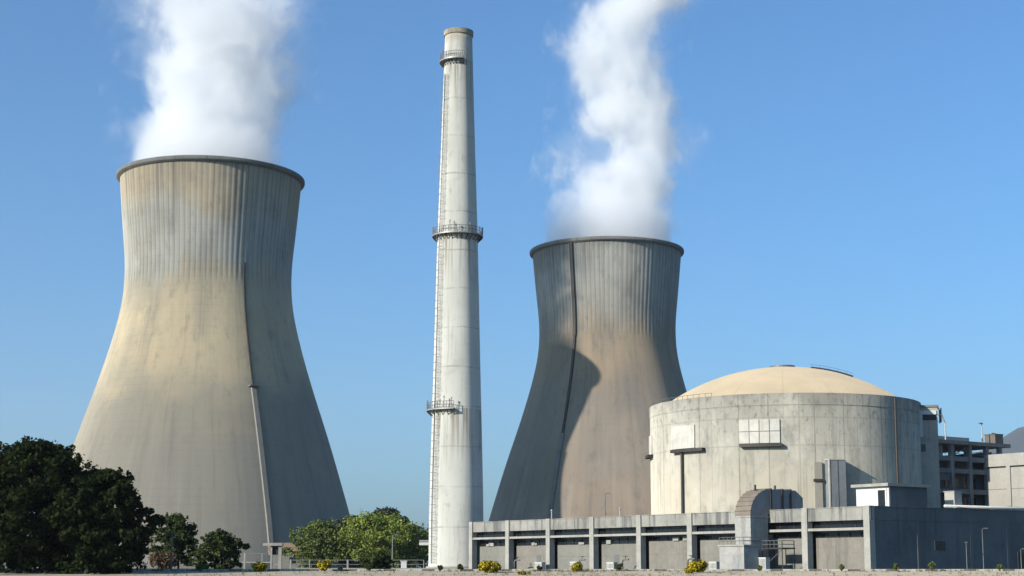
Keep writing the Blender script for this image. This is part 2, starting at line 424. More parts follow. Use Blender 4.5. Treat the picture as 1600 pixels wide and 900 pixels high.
# ------------------------------------------------------------------ steam
def plume(parent_loc, H, rows, label, seed, dens, holes=(), warp=16.0, rag=2.0, veil_amt=.10, lim=27.0):
    """rows: (height above rim, centre offset along x, radius)"""
    zmin, zmax = rows[0][0], rows[-1][0]
    k = NT('steam_volume'); x, y, z = k.xyz()
    zn = k.mapr(z, zmin, zmax)
    wp = k.noise(.030, 2, .5, off=(seed, 0, 0), out='Color')
    wx, wy, wz = k.xyz(wp)
    wamp = k.mapr(z, 0, 14, .25, 1.0)
    x2 = k.math('ADD', x, k.math('MULTIPLY', k.math('MULTIPLY', k.math('SUBTRACT', wx, .5), warp), wamp))
    y2 = k.math('ADD', y, k.math('MULTIPLY', k.math('MULTIPLY', k.math('SUBTRACT', wy, .5), warp), wamp))
    AX, AR = 40.0, 50.0
    def curve(vals):
        f = k.n('FloatCurve'); cu = f.mapping.curves[0]
        while len(cu.points) < len(vals): cu.points.new(.5, .5)
        for i, (a, b) in enumerate(vals): cu.points[i].location = (a, b); cu.points[i].handle_type = 'AUTO'
        f.mapping.update(); k.l(zn, f.inputs['Value']); return f.outputs[0]
    cxv = curve([((q[0]-zmin)/(zmax-zmin), (q[1]+AX)/(2*AX)) for q in rows])
    rv = curve([((q[0]-zmin)/(zmax-zmin), q[2]/AR) for q in rows])
    dx = k.math('SUBTRACT', x2, k.math('MULTIPLY_ADD', cxv, 2*AX, -AX))
    d = k.math('SQRT', k.math('ADD', k.math('MULTIPLY', dx, dx), k.math('MULTIPLY', y2, y2)))
    d = k.math('DIVIDE', d, k.math('MULTIPLY', rv, AR))
    base = k.mapr(z, 0, 16, .38, 0)
    rr0 = k.math('SQRT', k.math('ADD', k.math('MULTIPLY', x, x), k.math('MULTIPLY', y, y)))
    mouth = k.math('MAXIMUM', k.mapr(rr0, lim, lim-3.0), k.mapr(z, 1.5, 11, 0, 1, True))
    n1 = k.noise(.08, 7, .70, off=(seed*3, 1, 5), stretch=(1, 1, .8), dist=.5)
    n2 = k.noise(.045, 6, .66, off=(seed*5, 9, 2), stretch=(1, 1, .9), dist=.8)
    q1 = k.math('SUBTRACT', n1, .5); q2 = k.math('SUBTRACT', n2, .5)
    e = k.math('ADD', k.mapr(d, 1.15, .45, 0, 1), k.math('MULTIPLY', k.math('ADD', q1, k.math('MULTIPLY', q2, .8)), k.mapr(z, 0, 25, .8, rag)))
    e = k.math('ADD', e, base)
    xh = k.math('ADD', x2, k.math('MULTIPLY', q1, 16.0)); zh = k.math('ADD', z, k.math('MULTIPLY', q2, 22.0))
    for (hx, hy, hz, hr, ha) in holes:
        q = k.math('ADD', k.math('POWER', k.math('DIVIDE', k.math('SUBTRACT', xh, hx), hr), 2.0),
                   k.math('POWER', k.math('DIVIDE', k.math('SUBTRACT', zh, hz), hr*1.2), 2.0))
        e = k.math('SUBTRACT', e, k.math('MULTIPLY', k.math('EXPONENT', k.math('MULTIPLY', q, -1.0)), ha))
    core = k.math('POWER', k.mapr(e, .22, .95, 0, 1, True), 1.4)
    # thin torn veil round the core
    ev = k.math('ADD', k.mapr(d, 1.6, .8, 0, 1), k.math('MULTIPLY', q2, 3.2))
    ev = k.math('MULTIPLY', ev, k.mapr(z, 6, 30))
    veil = k.math('MULTIPLY', k.mapr(ev, .45, 1.15, 0, 1, True), veil_amt)
    fac = k.math('MAXIMUM', core, veil)
    fac = k.math('MULTIPLY', fac, k.mapr(d, 1.7, 1.4))
    fac = k.math('MULTIPLY', fac, mouth)
    de = k.math('MULTIPLY', fac, dens)
    pv = k.n('VolumePrincipled'); pv.inputs['Color'].default_value = (.955, .957, .96, 1)
    pv.inputs['Anisotropy'].default_value = .15
    k.l(de, pv.inputs['Density']); k.l(pv.outputs[0], k.out.inputs['Volume'])
    k.mat.cycles.volume_sampling = 'MULTIPLE_IMPORTANCE'
    b = MB(); n = 40; rr = random.Random(int(seed))
    L = 30
    for i in range(L+1):
        zz = zmin + (zmax-zmin)*i/L
        cx = catmull([(q[0], q[1]) for q in rows], zz); r = catmull([(q[0], q[2]) for q in rows], zz)*1.5
        r = min(r, 27.5) if zz < 1 else r
        for j in range(n):
            a = 2*PI*j/n; b.v.append((cx + r*math.cos(a), r*math.sin(a), zz))
    for i in range(L):
        for j in range(n):
            j2 = (j+1) % n; b.face([i*n+j, i*n+j2, (i+1)*n+j2, (i+1)*n+j])
    b.face(list(range(n))[::-1]); b.face([L*n+j for j in range(n)])
    o = b.build('steam_plume', k.mat, None, True, Vector(parent_loc)+Vector((0,0,H)))
    return tag(o, label, 'steam', 'steam plumes')
s1 = mpp(150, D1)
def px_rows(cpx, D, rim_y, tab):
    out = []
    for (py, c, r) in tab:
        s = mpp(py, D); out.append(((at(cpx, py, D).z - at(cpx, rim_y, D).z), (c-cpx)*s, r*s))
    return out
ST1 = px_rows(327, D1, 262, [(282, 321, 112), (245, 321, 114), (215, 322, 114), (150, 328, 116), (100, 327, 120), (50, 322, 122), (0, 324, 124), (-16, 326, 124)])
plume(P1 + Vector((at(327,262,D1).x - P1.x, 0, 0)), at(327, 262, D1).z-GZ, ST1, 'broad dense white steam column rising from the left cooling tower', 11, .11, rag=2.7, veil_amt=.18, lim=27.5)
ST2 = px_rows(948, D2, 378, [(398, 958, 108), (366, 958, 110), (320, 964, 108), (280, 971, 101), (230, 978, 94), (180, 978, 86), (130, 968, 82), (80, 964, 80), (30, 976, 82), (0, 1002, 86), (-30, 1028, 88)])
hz = at(948, 228, D2).z - at(948, 378, D2).z
def hole(px, py, rr, a): return ((px-948)*.25, -4, at(948, py, D2).z - at(948, 378, D2).z, rr, a)
plume(P2 + Vector((at(948,378,D2).x - P2.x, 0, 0)), at(948, 378, D2).z-GZ, ST2, 'ragged thinner white steam drifting up from the farther grey cooling tower', 27, .105,
      holes=[hole(946, 236, 7, .8)], rag=2.5, veil_amt=.10, lim=26.8)

# ------------------------------------------------------------------ chimney
DC = 300.0
PC = at(712.5, 886, DC); PC.z = GZ
CH = [(886, 43), (780, 42), (560, 36.2), (380, 31.6), (200, 25.6), (50, 21)]
craw = [(at(713, py, DC).z - GZ, hw*mpp(py, DC)) for py, hw in CH]
CZ = at(713, 52, DC).z - GZ
def cr(z): return catmull(craw, z)
k = NT('chimney_paint'); x, y, z = k.xyz()
ang = k.math('ARCTAN2', y, x); cv = k.n('CombineXYZ'); k.l(k.math('MULTIPLY', ang, 4.0), cv.inputs[0]); k.l(z, cv.inputs[2]); v = cv.outputs[0]
c = k.mix(k.mapr(k.noise(.09, 4, .6, v), .35, .65), (.80,.785,.715), (.70,.685,.62))
c = k.mix(k.mapr(k.noise(1.6, 4, .65, v, (1,1,.05)), .52, .75, 0, .55, True), c, (.46,.435,.37))
c = k.mix(k.mapr(k.noise(.7, 5, .65, v, (1,1,.4), off=(4,0,9)), .58, .74, 0, .65, True), c, (.42,.385,.31))
c = k.mix(k.mapr(k.noise(.22, 5, .7, v, off=(8,0,1)), .52, .66, 0, .45, True), c, (.56,.545,.49))
fr = k.math('FRACT', k.math('DIVIDE', k.math('ADD', z, k.mapr(k.noise(.3, 1), 0, 1, -.3, .3)), 7.6))
ln = k.math('MULTIPLY', k.mapr(fr, .05, .0), k.mapr(k.noise(.35, 3, .6, v), .38, .6, .0, .75))
c = k.mix(ln, c, (.30,.29,.26))
drip = k.noise(1.9, 3, .6, v, (1,1,.02), off=(2,0,6))
for py_ in (97, 369, 641):
    zp = at(713, py_, DC).z - GZ
    bel = k.math('MULTIPLY', k.math('LESS_THAN', z, zp), k.mapr(z, zp-11, zp-1, 0, .85))
    c = k.mix(k.math('MULTIPLY', bel, k.mapr(drip, .46, .62, 0, 1, True)), c, (.33,.27,.20))
soot = k.math('MULTIPLY', k.mapr(z, CZ-16, CZ-1, 0, .5), k.mapr(k.noise(.9, 4, .65, v, (1,1,.12), off=(1,0,3)), .42, .62))
c = k.mix(soot, c, (.34,.32,.285))
top = k.mapr(k.math('ADD', z, k.mapr(k.noise(1.2, 3, .6, v), 0, 1, -1, 1)), CZ-2.8, CZ-.8)
c = k.mix(k.math('MULTIPLY', top, .6), c, (.46,.36,.23))
M['chimney'] = k.bsdf(c, .8, bump=k.noise(2, 3, .6), bstr=.2, bdist=.05)
ch = thing('chimney', 'very tall slender white concrete chimney standing between the cooling towers', 'chimney', PC)
b = MB(); pr = [(cr(CZ*i/60), CZ*i/60) for i in range(61)]
b.lathe(pr + [(cr(CZ)-.4, CZ), (cr(CZ)-.5, CZ-8)], 96); b.build('shaft', M['chimney'], ch, True).data.polygons.foreach_set('use_smooth', [True]*60*96 + [False]*96*2)
b = MB(); r = cr(CZ); b.lathe([(r-.35, CZ-.7), (r+.22, CZ-.7), (r+.26, CZ+.25), (r-.35, CZ+.25)], 64, closed=True); b.build('cap_ring', plain('sooty_tan_cap', (.50,.44,.34), .85, 0, .3), ch)
ctow = math.atan2(-PC.y, -PC.x)
def chimney_platform(py, a0, a1, wd, posts):
    wd *= .85; z = at(713, py, DC).z - GZ; r = cr(z); n = max(10, int((a1-a0)*12))
    b = MB(); b.lathe([(r-.1, z-.25), (r+wd, z-.25), (r+wd, z), (r-.1, z)], n, a0=a0, a1=a1, closed=True)
    p = b.build('platform', M['pale_steel'], ch)
    full = abs(a1-a0-2*PI) < 1e-3
    m = max(6, int((a1-a0)*4.5))
    for i in range(m if full else m+1):
        a = a0 + (a1-a0)*i/m; e = Vector((math.cos(a), math.sin(a), 0)); q = MB()
        q.bar(e*(r-.05)+Vector((0,0,z-1.3)), e*(r+wd*.95)+Vector((0,0,z-.25)), .14)
        q.build('bracket', M['dark_steel'], p)
    q = MB()
    for i in range(m*2 if full else m*2+1):
        a = a0 + (a1-a0)*i/(2*m); e = Vector((math.cos(a), math.sin(a), 0))*(r+wd-.06)
        q.bar(e+Vector((0,0,z)), e+Vector((0,0,z+1.25)), .07)
    for hgt in (.65, 1.25):
        pts = [Vector((math.cos(a0+(a1-a0)*i/n), math.sin(a0+(a1-a0)*i/n), 0))*(r+wd-.06)+Vector((0,0,z+hgt)) for i in range(n+1)]
        q.tube(pts, .045, 4)
    q.build('railing', M['steel'], p)
    for (phi, hh) in posts:
        a = ctow + phi; e = Vector((math.cos(a), math.sin(a), 0))*(r+wd-.1)
        u = MB(); u.bar(e+Vector((0,0,z)), e+Vector((0,0,z+hh*.75)), .08); u.tube([e+Vector((0,0,z+hh*.75-.1)), e+Vector((0,0,z+hh*.75+.3))], .12, 8)
        u.build('beacon_lamp', M['steel'], p)
chimney_platform(97, ctow-R(200), ctow+R(18), 1.05, [(R(-60), 2.2)])
chimney_platform(369, 0, 2*PI, 1.25, [(R(-88), 1.9), (R(-18), 2.6), (R(-8), 2.2), (R(30), 2.0), (R(88), 1.9), (R(60), 1.6)])
chimney_platform(641, ctow-R(115), ctow-R(6), 1.3, [(R(-100), 2.3), (R(-45), 2.5), (R(-25), 2.6), (R(-10), 2.2)])
# ladder with safety cage up the sunny side
b = MB(); la = ctow - R(50); e = Vector((math.cos(la), math.sin(la), 0)); tt = Vector((-e.y, e.x, 0))
def lp_(z, o, q): return e*(cr(z)+o) + tt*q + Vector((0,0,z))
zs = [1 + (CZ-10)*i/50 for i in range(51)]
for q in (-.38, .38): b.tube([lp_(z, .28, q) for z in zs], .05, 4)
for q in (-.5, .5): b.tube([lp_(z, 1.0, q) for z in zs], .025, 4)
z = 1.2
while z < CZ-9:
    b.tube([lp_(z, .28, -.38), lp_(z, .28, .38)], .03, 4); z += .6
z = 3
while z < CZ-9:
    b.tube([lp_(z, .28, -.42), lp_(z, .8, -.7), lp_(z, 1.1, -.3), lp_(z, 1.1, .3), lp_(z, .8, .7), lp_(z, .28, .42)], .035, 4); z += 1.5
b.build('ladder', M['pale_steel'], ch)
b = MB(); la2 = ctow - R(62); e = Vector((math.cos(la2), math.sin(la2), 0)); tt = Vector((-e.y, e.x, 0))
b.tube([lp_(z, .16, 0) for z in zs], .10, 5); b.build('cable_conduit', M['pale_steel'], ch)
b = MB(); b.lathe([(cr(0)+.5, -.2), (cr(0)+.5, .45), (cr(0)-.3, .45), (cr(0)-.3, -.2)], 64, closed=True); b.build('plinth', M['post_conc'], ch)

# ------------------------------------------------------------------ long colonnaded service building
TX = Vector((.583, -.812)).normalized(); VY = Vector((.812, .583)).normalized()
PR = Vector((46.8, 206.0)); LEN = 93.2; BAY = LEN/8
ROT = math.atan2(TX.y, TX.x)
def bl(x, y, z=0): p = PR + TX*x + VY*y; return Vector((p.x, p.y, GZ+z))
def local_x(px, yoff):
    """wall coordinate whose point, yoff metres behind the wall, shows at photo column px (near the ground)"""
    kk = (px-800)/F; a = PR.x + VY.x*yoff; b_ = PR.y + VY.y*yoff
    return (kk*b_*1.012 - a)/(TX.x - kk*1.012*TX.y)
sb = thing('service_building', 'long low concrete service building with open bays between white posts', 'building', bl(0,0), ROT)
ZT, ZP, ZL1, ZL0, ZI = 8.15, 6.47, 5.50, 5.15, 4.25
b = MB(); b.box(-LEN, 0, .10, .75, ZP, ZT); b.box(-LEN, 0, .03, .82, ZT, ZT+.12)
b.build('parapet', M['parapet_conc'], sb)
for i in range(9):
    xc = -i*BAY + (-.55 if i == 0 else (.45 if i == 8 else 0))
    b = MB(); b.box(xc-.52, xc+.52, -.14, .9, -.2, ZT+.16); b.build('post', M['post_conc'], sb)
rnd = random.Random(5)
DEP = 1.55
for i in range(8):
    x0 = -(i+1)*BAY + (.97 if i == 7 else .52); x1 = -i*BAY - (1.07 if i == 0 else .52)
    b = MB(); b.box(x0, x1, -.02, 1.0, ZL0, ZL1); b.build('ledge', M['post_conc'], sb)
    zi = ZI + (0 if i < 4 else -.3)
    b = MB(); b.box(x0, x1, DEP, DEP+.3, -.2, zi)
    iw = b.build('infill_wall', M['infill' if i % 3 else 'infill_b'], sb)
    if i in (1, 4, 6):
        b = MB(); xa = x0 + (x1-x0)*(.62, .3, .55)[(1,4,6).index(i)]; b.box(xa, xa+1.2, DEP-.04, DEP-.003, -.1, 2.3); b.build('door', M['steel'], iw)
    b = MB(); b.box(x0+.1, x1-.1, DEP-.03, DEP-.003, zi*.52, zi*.52+.07); b.build('band', M['infill_b'], iw)
    # clerestory strip: dark glass with mullions
    g_ = MB(); g_.box(x0, x1, DEP-.35, DEP-.2, ZL1-.6, ZP+.4)
    wn = g_.build('clerestory_window', M['glass'], sb)
    nm = 4
    for j in range(1, nm): xm = x0 + (x1-x0)*j/nm; fm = MB(); fm.box(xm-.05, xm+.05, DEP-.42, DEP-.352, ZL1-.3, ZP+.2); fm.build('mullion', M['dark_wall'], wn)
    g_ = MB(); g_.box(x0, x1, DEP+.12, DEP+.28, zi, ZL0+.3)
    wn = g_.build('strip_window', M['glass'], sb)
    nm = 5
    for j in range(1, nm): xm = x0 + (x1-x0)*j/nm; fm = MB(); fm.box(xm-.06, xm+.06, DEP-.02, DEP+.118, zi+.002, ZL0-.002); fm.build('mullion', M['dark_wall'], wn)
    if i >= 3:
        for j in range((2, 1, 1, 2, 2)[i-3]):
            xa = x0 + (x1-x0)*rnd.uniform(.12, .8); wd = rnd.uniform(.7, 1.5)
            u = MB(); u.box(xa, xa+wd, DEP-.25, DEP+.05, zi+.02, zi+rnd.uniform(.35, .65)); u.build('air_conditioner', M['light_sheet'], sb)
# side reveal behind each post is part of the post; back mass, roof and end walls
b = MB()
b.box(-LEN+.02, -26.0, .6, 13.5, ZT-1.2, ZT-.7); b.box(-26.0, -.35, .6, 50, ZT-1.2, ZT-.7)
b.build('roof', M['roof'], sb)
b = MB(); b.box(-LEN+.02, -26, 13.2, 13.5, -.2, ZT-1.2); b.box(-LEN+.05, -LEN+.35, .9, 13.2, -.2, ZT-.4); b.box(-26.3, -26, 13.5, 50, -.2, ZT-.3)
b.box(-26, -.4, 49.7, 50, -.2, ZT)
b.build('rear_wall', M['infill'], sb)
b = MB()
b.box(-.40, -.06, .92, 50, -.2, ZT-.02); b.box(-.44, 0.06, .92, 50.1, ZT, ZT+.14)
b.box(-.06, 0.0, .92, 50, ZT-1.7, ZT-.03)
b.build('end_wall', M['shade_conc'], sb)
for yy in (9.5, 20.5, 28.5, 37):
    b = MB(); b.box(-.06, .03, yy-.35, yy+.35, -.2, ZT-1.72); b.build('pilaster', M['shade_conc'], sb)
for yy, ww, z0, z1 in ((13.8, 2.2, 2.6, 3.8), (31.5, 2.0, .05, 2.4)):
    b = MB(); b.box(-.055, .02, yy-ww/2, yy+ww/2, z0, z1); wn = b.build('window', M['glass'], sb)
    b = MB()
    for (a_, c_) in ((yy-ww/2-.08, yy-ww/2), (yy+ww/2, yy+ww/2+.08)): b.box(-.055, .05, a_, c_, z0, z1+.08)
    b.box(-.055, .05, yy-ww/2, yy+ww/2, z1, z1+.08); b.build('frame', M['steel'], wn)

# duct elbow over the wall
xd = local_x(1166, -2.2)
du = thing('exhaust_duct', 'large square exhaust duct bending over the roof edge, brown curved back', 'duct', bl(xd, 0), ROT)
DW, Y0, Y1 = 1.55, -3.7, -.35           # half width, outer and inner faces
ZE, RO = 7.25, 3.75                       # elbow springing height
RI = RO-(Y1-Y0)
b = MB(); b.box(-DW, DW, Y0, Y1, -.2, ZE); b.box(-DW-.1, DW+.1, Y0-.1, Y1+.1, ZE-.08, ZE+.12); b.box(-DW-.07, DW+.07, Y0-.07, Y1+.07, 4.0, 4.15)
b.build('riser', M['light_sheet'], du)
b = MB(); N = 16
pts = []
for i in range(N+1):
    a = PI/2*i/N
    pts.append(((Y0+RO) - RO*math.cos(a), ZE+.12 + RO*math.sin(a), (Y0+RO) - RI*math.cos(a), ZE+.12 + RI*math.sin(a)))
for sx in (-DW, DW):
    base = len(b.v)
    for q in pts: b.v.append((sx, q[0], q[1])); b.v.append((sx, q[2], q[3]))
    b.mi = 1
    for i in range(N): b.face([base+2*i, base+2*i+1, base+2*i+3, base+2*i+2])
b.mi = 0
n2 = 2*(N+1)
for i in range(N): b.face([2*i, 2*i+2, n2+2*i+2, n2+2*i]); b.face([2*i+1, n2+2*i+1, n2+2*i+3, 2*i+3])
for i in range(2, N, 2):        # raised seams over the curved back
    a = PI/2*i/N; cy_, cz_ = Y0+RO-(RO+.035)*math.cos(a), ZE+.12+(RO+.035)*math.sin(a)
    b.tube([(-DW-.02, cy_, cz_), (DW+.02, cy_, cz_)], .075, 5)
b.build('elbow', [M['brown_sheet'], M['grey_sheet']], du)
ye = Y0+RO; zt = ZE+.12+RO; zb = ZE+.12+RI
b = MB(); b.box(-DW, DW, ye, ye+5.2, zb, zt); b.build('horizontal_run', M['grey_sheet'], du)
for yy in (ye+.1, ye+2.4, ye+4.0):
    b = MB(); b.box(-DW-.16, DW+.16, yy, yy+.28, zb-.16, zt+.16); b.build('flange', M['dark_steel'], du)
b = MB(); base = 0
for (sx, yy, za, zc) in ((DW, ye+5.2, zb, zt), (DW*.8, ye+7.0, zb+1.0, zt-1.0)):
    for p_ in ((-sx, yy, za), (sx, yy, za), (sx, yy, zc), (-sx, yy, zc)): b.v.append(p_)
for q in range(4): q2 = (q+1) % 4; b.face([q, q2, 4+q2, 4+q])
b.face([4,5,6,7]); b.build('reducer', M['grey_sheet'], du)
for yy in (ye-1.2, ye+2.7):
    b = MB(); b.tube([(0, yy, zt-.4), (0, yy, zt+.7)], .16, 8); b.build('vent_stub', M['dark_steel'], du)

# fan house at the foot of the duct
xf = local_x(1146, -6.5)
fh = thing('fan_house', 'small pale concrete fan house with railed flat roof under the duct', 'outbuilding', bl(xf, -6.5), ROT)
b = MB(); b.box(-2.4, 2.4, -1.2, 1.5, -.2, 3.15); b.box(-2.55, 2.55, -1.35, 1.6, 3.15, 3.35); b.box(-2.43, 2.43, -1.23, -1.2, 1.95, 2.05); b.build('wall', M['light_sheet'], fh)
b = MB(); b.box(.25, 1.25, -1.25, -1.202, -.1, 1.9); b.build('door', M['pale_steel'], fh)
b = MB()
for q in range(7): b.bar((-2.4+q*.8, -1.2, 3.35), (-2.4+q*.8, -1.2, 4.35), .06)
for q in range(3): b.bar((2.4, -1.2+q*1.2, 3.35), (2.4, -1.2+q*1.2, 4.35), .06)
for hh in (3.85, 4.35): b.bar((-2.4,-1.2,hh), (2.4,-1.2,hh), .06); b.bar((2.4,-1.2,hh), (2.4,1.4,hh), .06)
b.build('railing', M['steel'], fh)
# steel stair platform right of the duct
xs_ = local_x(1208, -1.8)
sp = thing('access_platform', 'dark steel access platform with railings beside the duct riser', 'platform', bl(xs_, -1.8), ROT)
b = MB(); b.box(-2.0, 2.0, -1.3, 1.2, 2.75, 2.95); b.build('deck', M['dark_steel'], sp)
for (a_, c_) in ((-1.9,-1.2), (1.9,-1.2), (-1.9,1.1), (1.9,1.1)):
    b = MB(); b.bar((a_, c_, -.2), (a_, c_, 3.9), .14); b.build('leg', M['dark_steel'], sp)
b = MB()
for hh in (3.4, 3.9): b.bar((-1.9,-1.2,hh), (1.9,-1.2,hh), .07); b.bar((1.9,-1.2,hh), (1.9,1.1,hh), .07)
for q in range(1, 5): b.bar((-1.9+q*.76,-1.2,2.95), (-1.9+q*.76,-1.2,3.9), .05)
b.bar((-1.9,-1.2,.2), (1.9,-1.2,2.7), .08); b.build('railing', M['steel'], sp)
# white metal cabinets and pipework before the bays
def cabinet(px, yo, wd, hh, label, dp=.8):
    o = thing('equipment_cabinet', label, 'cabinet', bl(local_x(px, yo), yo), ROT, 'equipment cabinets along the service building')
    b = MB(); b.box(-wd/2, wd/2, -dp/2, dp/2, -.02, hh); b.box(-wd/2-.05, wd/2+.05, -dp/2-.05, dp/2+.05, hh, hh+.08); b.build('body', M['white_paint'], o)
    b = MB(); b.box(-wd/2+.08, -.02, -dp/2-.03, -dp/2-.002, .12, hh-.1); b.box(.02, wd/2-.08, -dp/2-.03, -dp/2-.002, .12, hh-.1); b.build('door', M['light_sheet'], o)
cabinet(1186, -4.6, 1.3, 1.55, 'tall white metal cabinet between the fan house and the steel platform')
cabinet(1110, -5.2, 1.5, 1.0, 'low white cabinet left of the fan house')
cabinet(843, -1.5, 1.9, 1.05, 'white cabinet in a bay near the chimney end')
cabinet(897, -1.5, 1.8, 1.1, 'white cabinet behind the round yellow bush in the middle bay')
cabinet(953, -1.5, 1.7, 1.0, 'white cabinet beside a valve pipe in the middle bays')
def valve(px, yo, label):
    o = thing('valve_pipe', label, 'pipe', bl(local_x(px, yo), yo), ROT, 'valve pipes before the bays')
    b = MB(); b.tube([(0,0,-.1), (0,0,1.2), (.15,0,1.45), (.9,0,1.5), (1.5,0,1.5)], .13, 8); b.build('pipe', M['steel'], o, True)
    b = MB(); b.tube([(.75,0,1.5), (.75,0,2.0)], .05, 6)
    b.tube([(.75+.35*math.cos(q*PI/6), .35*math.sin(q*PI/6), 2.0) for q in range(13)], .05, 6); b.build('handwheel', M['dark_steel'], o)
valve(804, -1.3, 'bent valve pipe with handwheel in the bay nearest the chimney')
valve(903, -.9, 'bent valve pipe beside the white cabinet and the round yellow bush')
valve(969, -.9, 'bent valve pipe left of a white post at mid wall')
valve(1069, -1.0, 'bent valve pipe at the foot of a post left of the fan house')
def bollard(px, yo, label):
    o = MB(); 
    o.tube([(0,0,-.1), (0,0,.95)], .11, 8); o.tube([(0,0,.95), (0,0,1.02)], [.11,.06], 8)
    tag(o.build('bollard', M['pale_steel'], None, False, bl(local_x(px, yo), yo), ROT), label, 'bollard', 'bollards near the fan house')
bollard(1121, -6, 'pale steel bollard left of the fan house wall, beside the low cabinet')
bollard(1125.5, -6, 'pale steel bollard touching the left corner of the fan house')

# things on the roof
RZ = ZT-.7
xc = -3.0
cb = thing('rooftop_cabin', 'small white rooftop cabin with flat overhanging slab and doorway', 'cabin', bl(-5.2, 6.8, RZ), ROT)
b = MB(); b.box(-3.2, 2.6, 0, .25, 0, 3.7); b.box(-3.2, -2.95, .25, 7.8, 0, 3.7); b.box(-2.95, 2.35, 7.55, 7.8, 0, 3.7); b.build('wall', M['white_paint'], cb)
b = MB(); b.box(2.35, 2.6, .25, 7.8, 0, 3.7); b.build('side_wall', M['shade_conc'], cb)  # shaded face of the white cabin, its shade given as a darker colour
b = MB(); b.box(-3.6, 3.0, -.6, 8.3, 3.7, 4.1); b.build('roof', M['post_conc'], cb)
b = MB(); b.box(.75, 2.0, -.05, -.003, .3, 3.2); dr = b.build('door', M['glass'], cb)
b = MB(); b.box(.5, .748, -.1, -.003, .3, 3.4); b.box(2.002, 2.25, -.1, -.003, .3, 3.4); b.box(.75, 2.0, -.1, -.003, 3.2, 3.4); b.build('frame', M['white_paint'], dr)
bx = thing('rooftop_unit', 'square cream ventilation unit standing on the roof near the cabin', 'ventilation unit', bl(-2.9, 20.5, RZ), ROT)
b = MB(); b.box(-.85, .85, -.8, .8, 1.5, 3.3); b.box(-.95, .95, -.9, .9, 3.3, 3.4); b.build('housing', M['hall_conc'], bx)
b = MB(); [b.box(q-.1, q+.1, r_-.1, r_+.1, 0, 1.5) for q in (-.75,.75) for r_ in (-.65,.65)]; b.build('stand', M['steel'], bx)
pp = thing('roof_pipe', 'long white pipe on low stands along the end wall top', 'pipe', bl(-1.6, 17, RZ), ROT)
b = MB(); b.tube([(0,0,1.22), (0,32,1.22)], .2, 12); b.build('pipe', M['white_paint'], pp, True)
for q in range(8):
    b = MB(); b.box(-.2, .2, 1+q*4.2, 1.2+q*4.2, 0, 1.03); b.build('stand', M['steel'], pp)
for (px, hh, label) in ((861, 2.2, 'small grey vent pipe on the parapet, the one farther left'), (966, 2.0, 'small grey vent pipe on the parapet, nearer the domed building')):
    b = MB(); b.tube([(0,0,0), (0,0,hh)], .10, 8); b.tube([(0,0,hh-.02), (0,0,hh+.3)], [.24,.05], 8)
    tag(b.build('vent_pipe', M['pale_steel'], None, False, bl(local_x(px, 1.2), 1.2, RZ), ROT), label, 'vent pipe', 'vent pipes on the roof edge')

# ------------------------------------------------------------------ domed reactor building
DD = 270.0
DCX, DRR = 1230.0, 210.0
PD = at(DCX, 886, DD); PD.z = GZ
RD = DRR*mpp(720, DD)*.995
rz_ = -math.atan2(PD.x, PD.y)
ZD = at(DCX, 613.5, DD-RD).z - GZ
k = NT('drum_concrete'); x, y, z = k.xyz()
ang = k.math('ARCTAN2', y, x); cv = k.n('CombineXYZ'); k.l(k.math('MULTIPLY', ang, RD), cv.inputs[0]); k.l(z, cv.inputs[2]); v = cv.outputs[0]
zz = k.math('ADD', k.math('DIVIDE', z, ZD), k.mapr(k.noise(.12, 4, .6, v), .3, .7, -.1, .1))
c = k.ramp(zz, [(0, (.62,.56,.44)), (.5, (.62,.565,.455)), (.68, (.56,.53,.45)), (.80, (.54,.515,.44)), (.95, (.47,.45,.385)), (1, (.36,.345,.30))])
c = k.mix(k.mapr(k.noise(.35, 5, .65, v, (1,1,.5)), .5, .68, 0, .75, True), c, (.36,.345,.30))
c = k.mix(k.mapr(k.noise(.8, 4, .65, v, (1,1,.05)), .52, .72, 0, .75, True), c, (.30,.27,.22))
c = k.mix(k.math('MULTIPLY', k.mapr(k.noise(1.1, 5, .7, v, (1,1,.6), off=(3,0,3)), .52, .66), k.mapr(z, ZD*.5, ZD, .1, .95)), c, (.20,.195,.175))
NP = 60
pa = k.math('MULTIPLY', ang, NP/(2*PI))
fr = k.math('ABSOLUTE', k.math('SUBTRACT', k.math('FRACT', pa), .5))
wn_ = k.n('TexWhiteNoise', noise_dimensions='1D'); k.l(k.math('FLOOR', pa), wn_.inputs['W'])
c = k.mix(k.mapr(wn_.outputs['Value'], 0, 1, 0, .32), c, (.40,.36,.29))
ed = k.math('FLOOR', k.math('ADD', pa, .5)); we = k.n('TexWhiteNoise', noise_dimensions='1D'); k.l(ed, we.inputs['W'])
ln = k.math('MULTIPLY', k.mapr(fr, .44, .485), k.mapr(we.outputs['Value'], 0, 1, .15, .95))
ln = k.math('MULTIPLY', ln, k.mapr(k.noise(.3, 3, .6, v), .3, .6, .5, 1))
for hz_ in (.86, .70, .93):
    ln = k.math('MAXIMUM', ln, k.mapr(k.math('ABSOLUTE', k.math('SUBTRACT', z, ZD*hz_)), .16, .06, 0, .30))
pale = k.noise(.16, 5, .7, v, (1,1,.6), off=(13,0,4))
c = k.mix(k.mapr(pale, .50, .66, 0, .6, True), c, (.70,.66,.555))
c = k.mix(k.math('MULTIPLY', ln, .75), c, (.15,.145,.13))
M['drum'] = k.bsdf(c, .9, bump=k.noise(1.5, 4, .65), bstr=.3, bdist=.08)
k = NT('dome_cream')
c = k.mix(k.mapr(k.noise(.12, 4, .6), .35, .65), (.545,.435,.295), (.475,.385,.26)); c = k.mix(k.mapr(k.noise(.5, 5, .65), .55, .75, 0, .4, True), c, (.40,.33,.22))
c = k.mix(k.mapr(k.noise(1.0, 5, .65, stretch=(1,1,.3)), .56, .72, 0, .35, True), c, (.36,.30,.21))
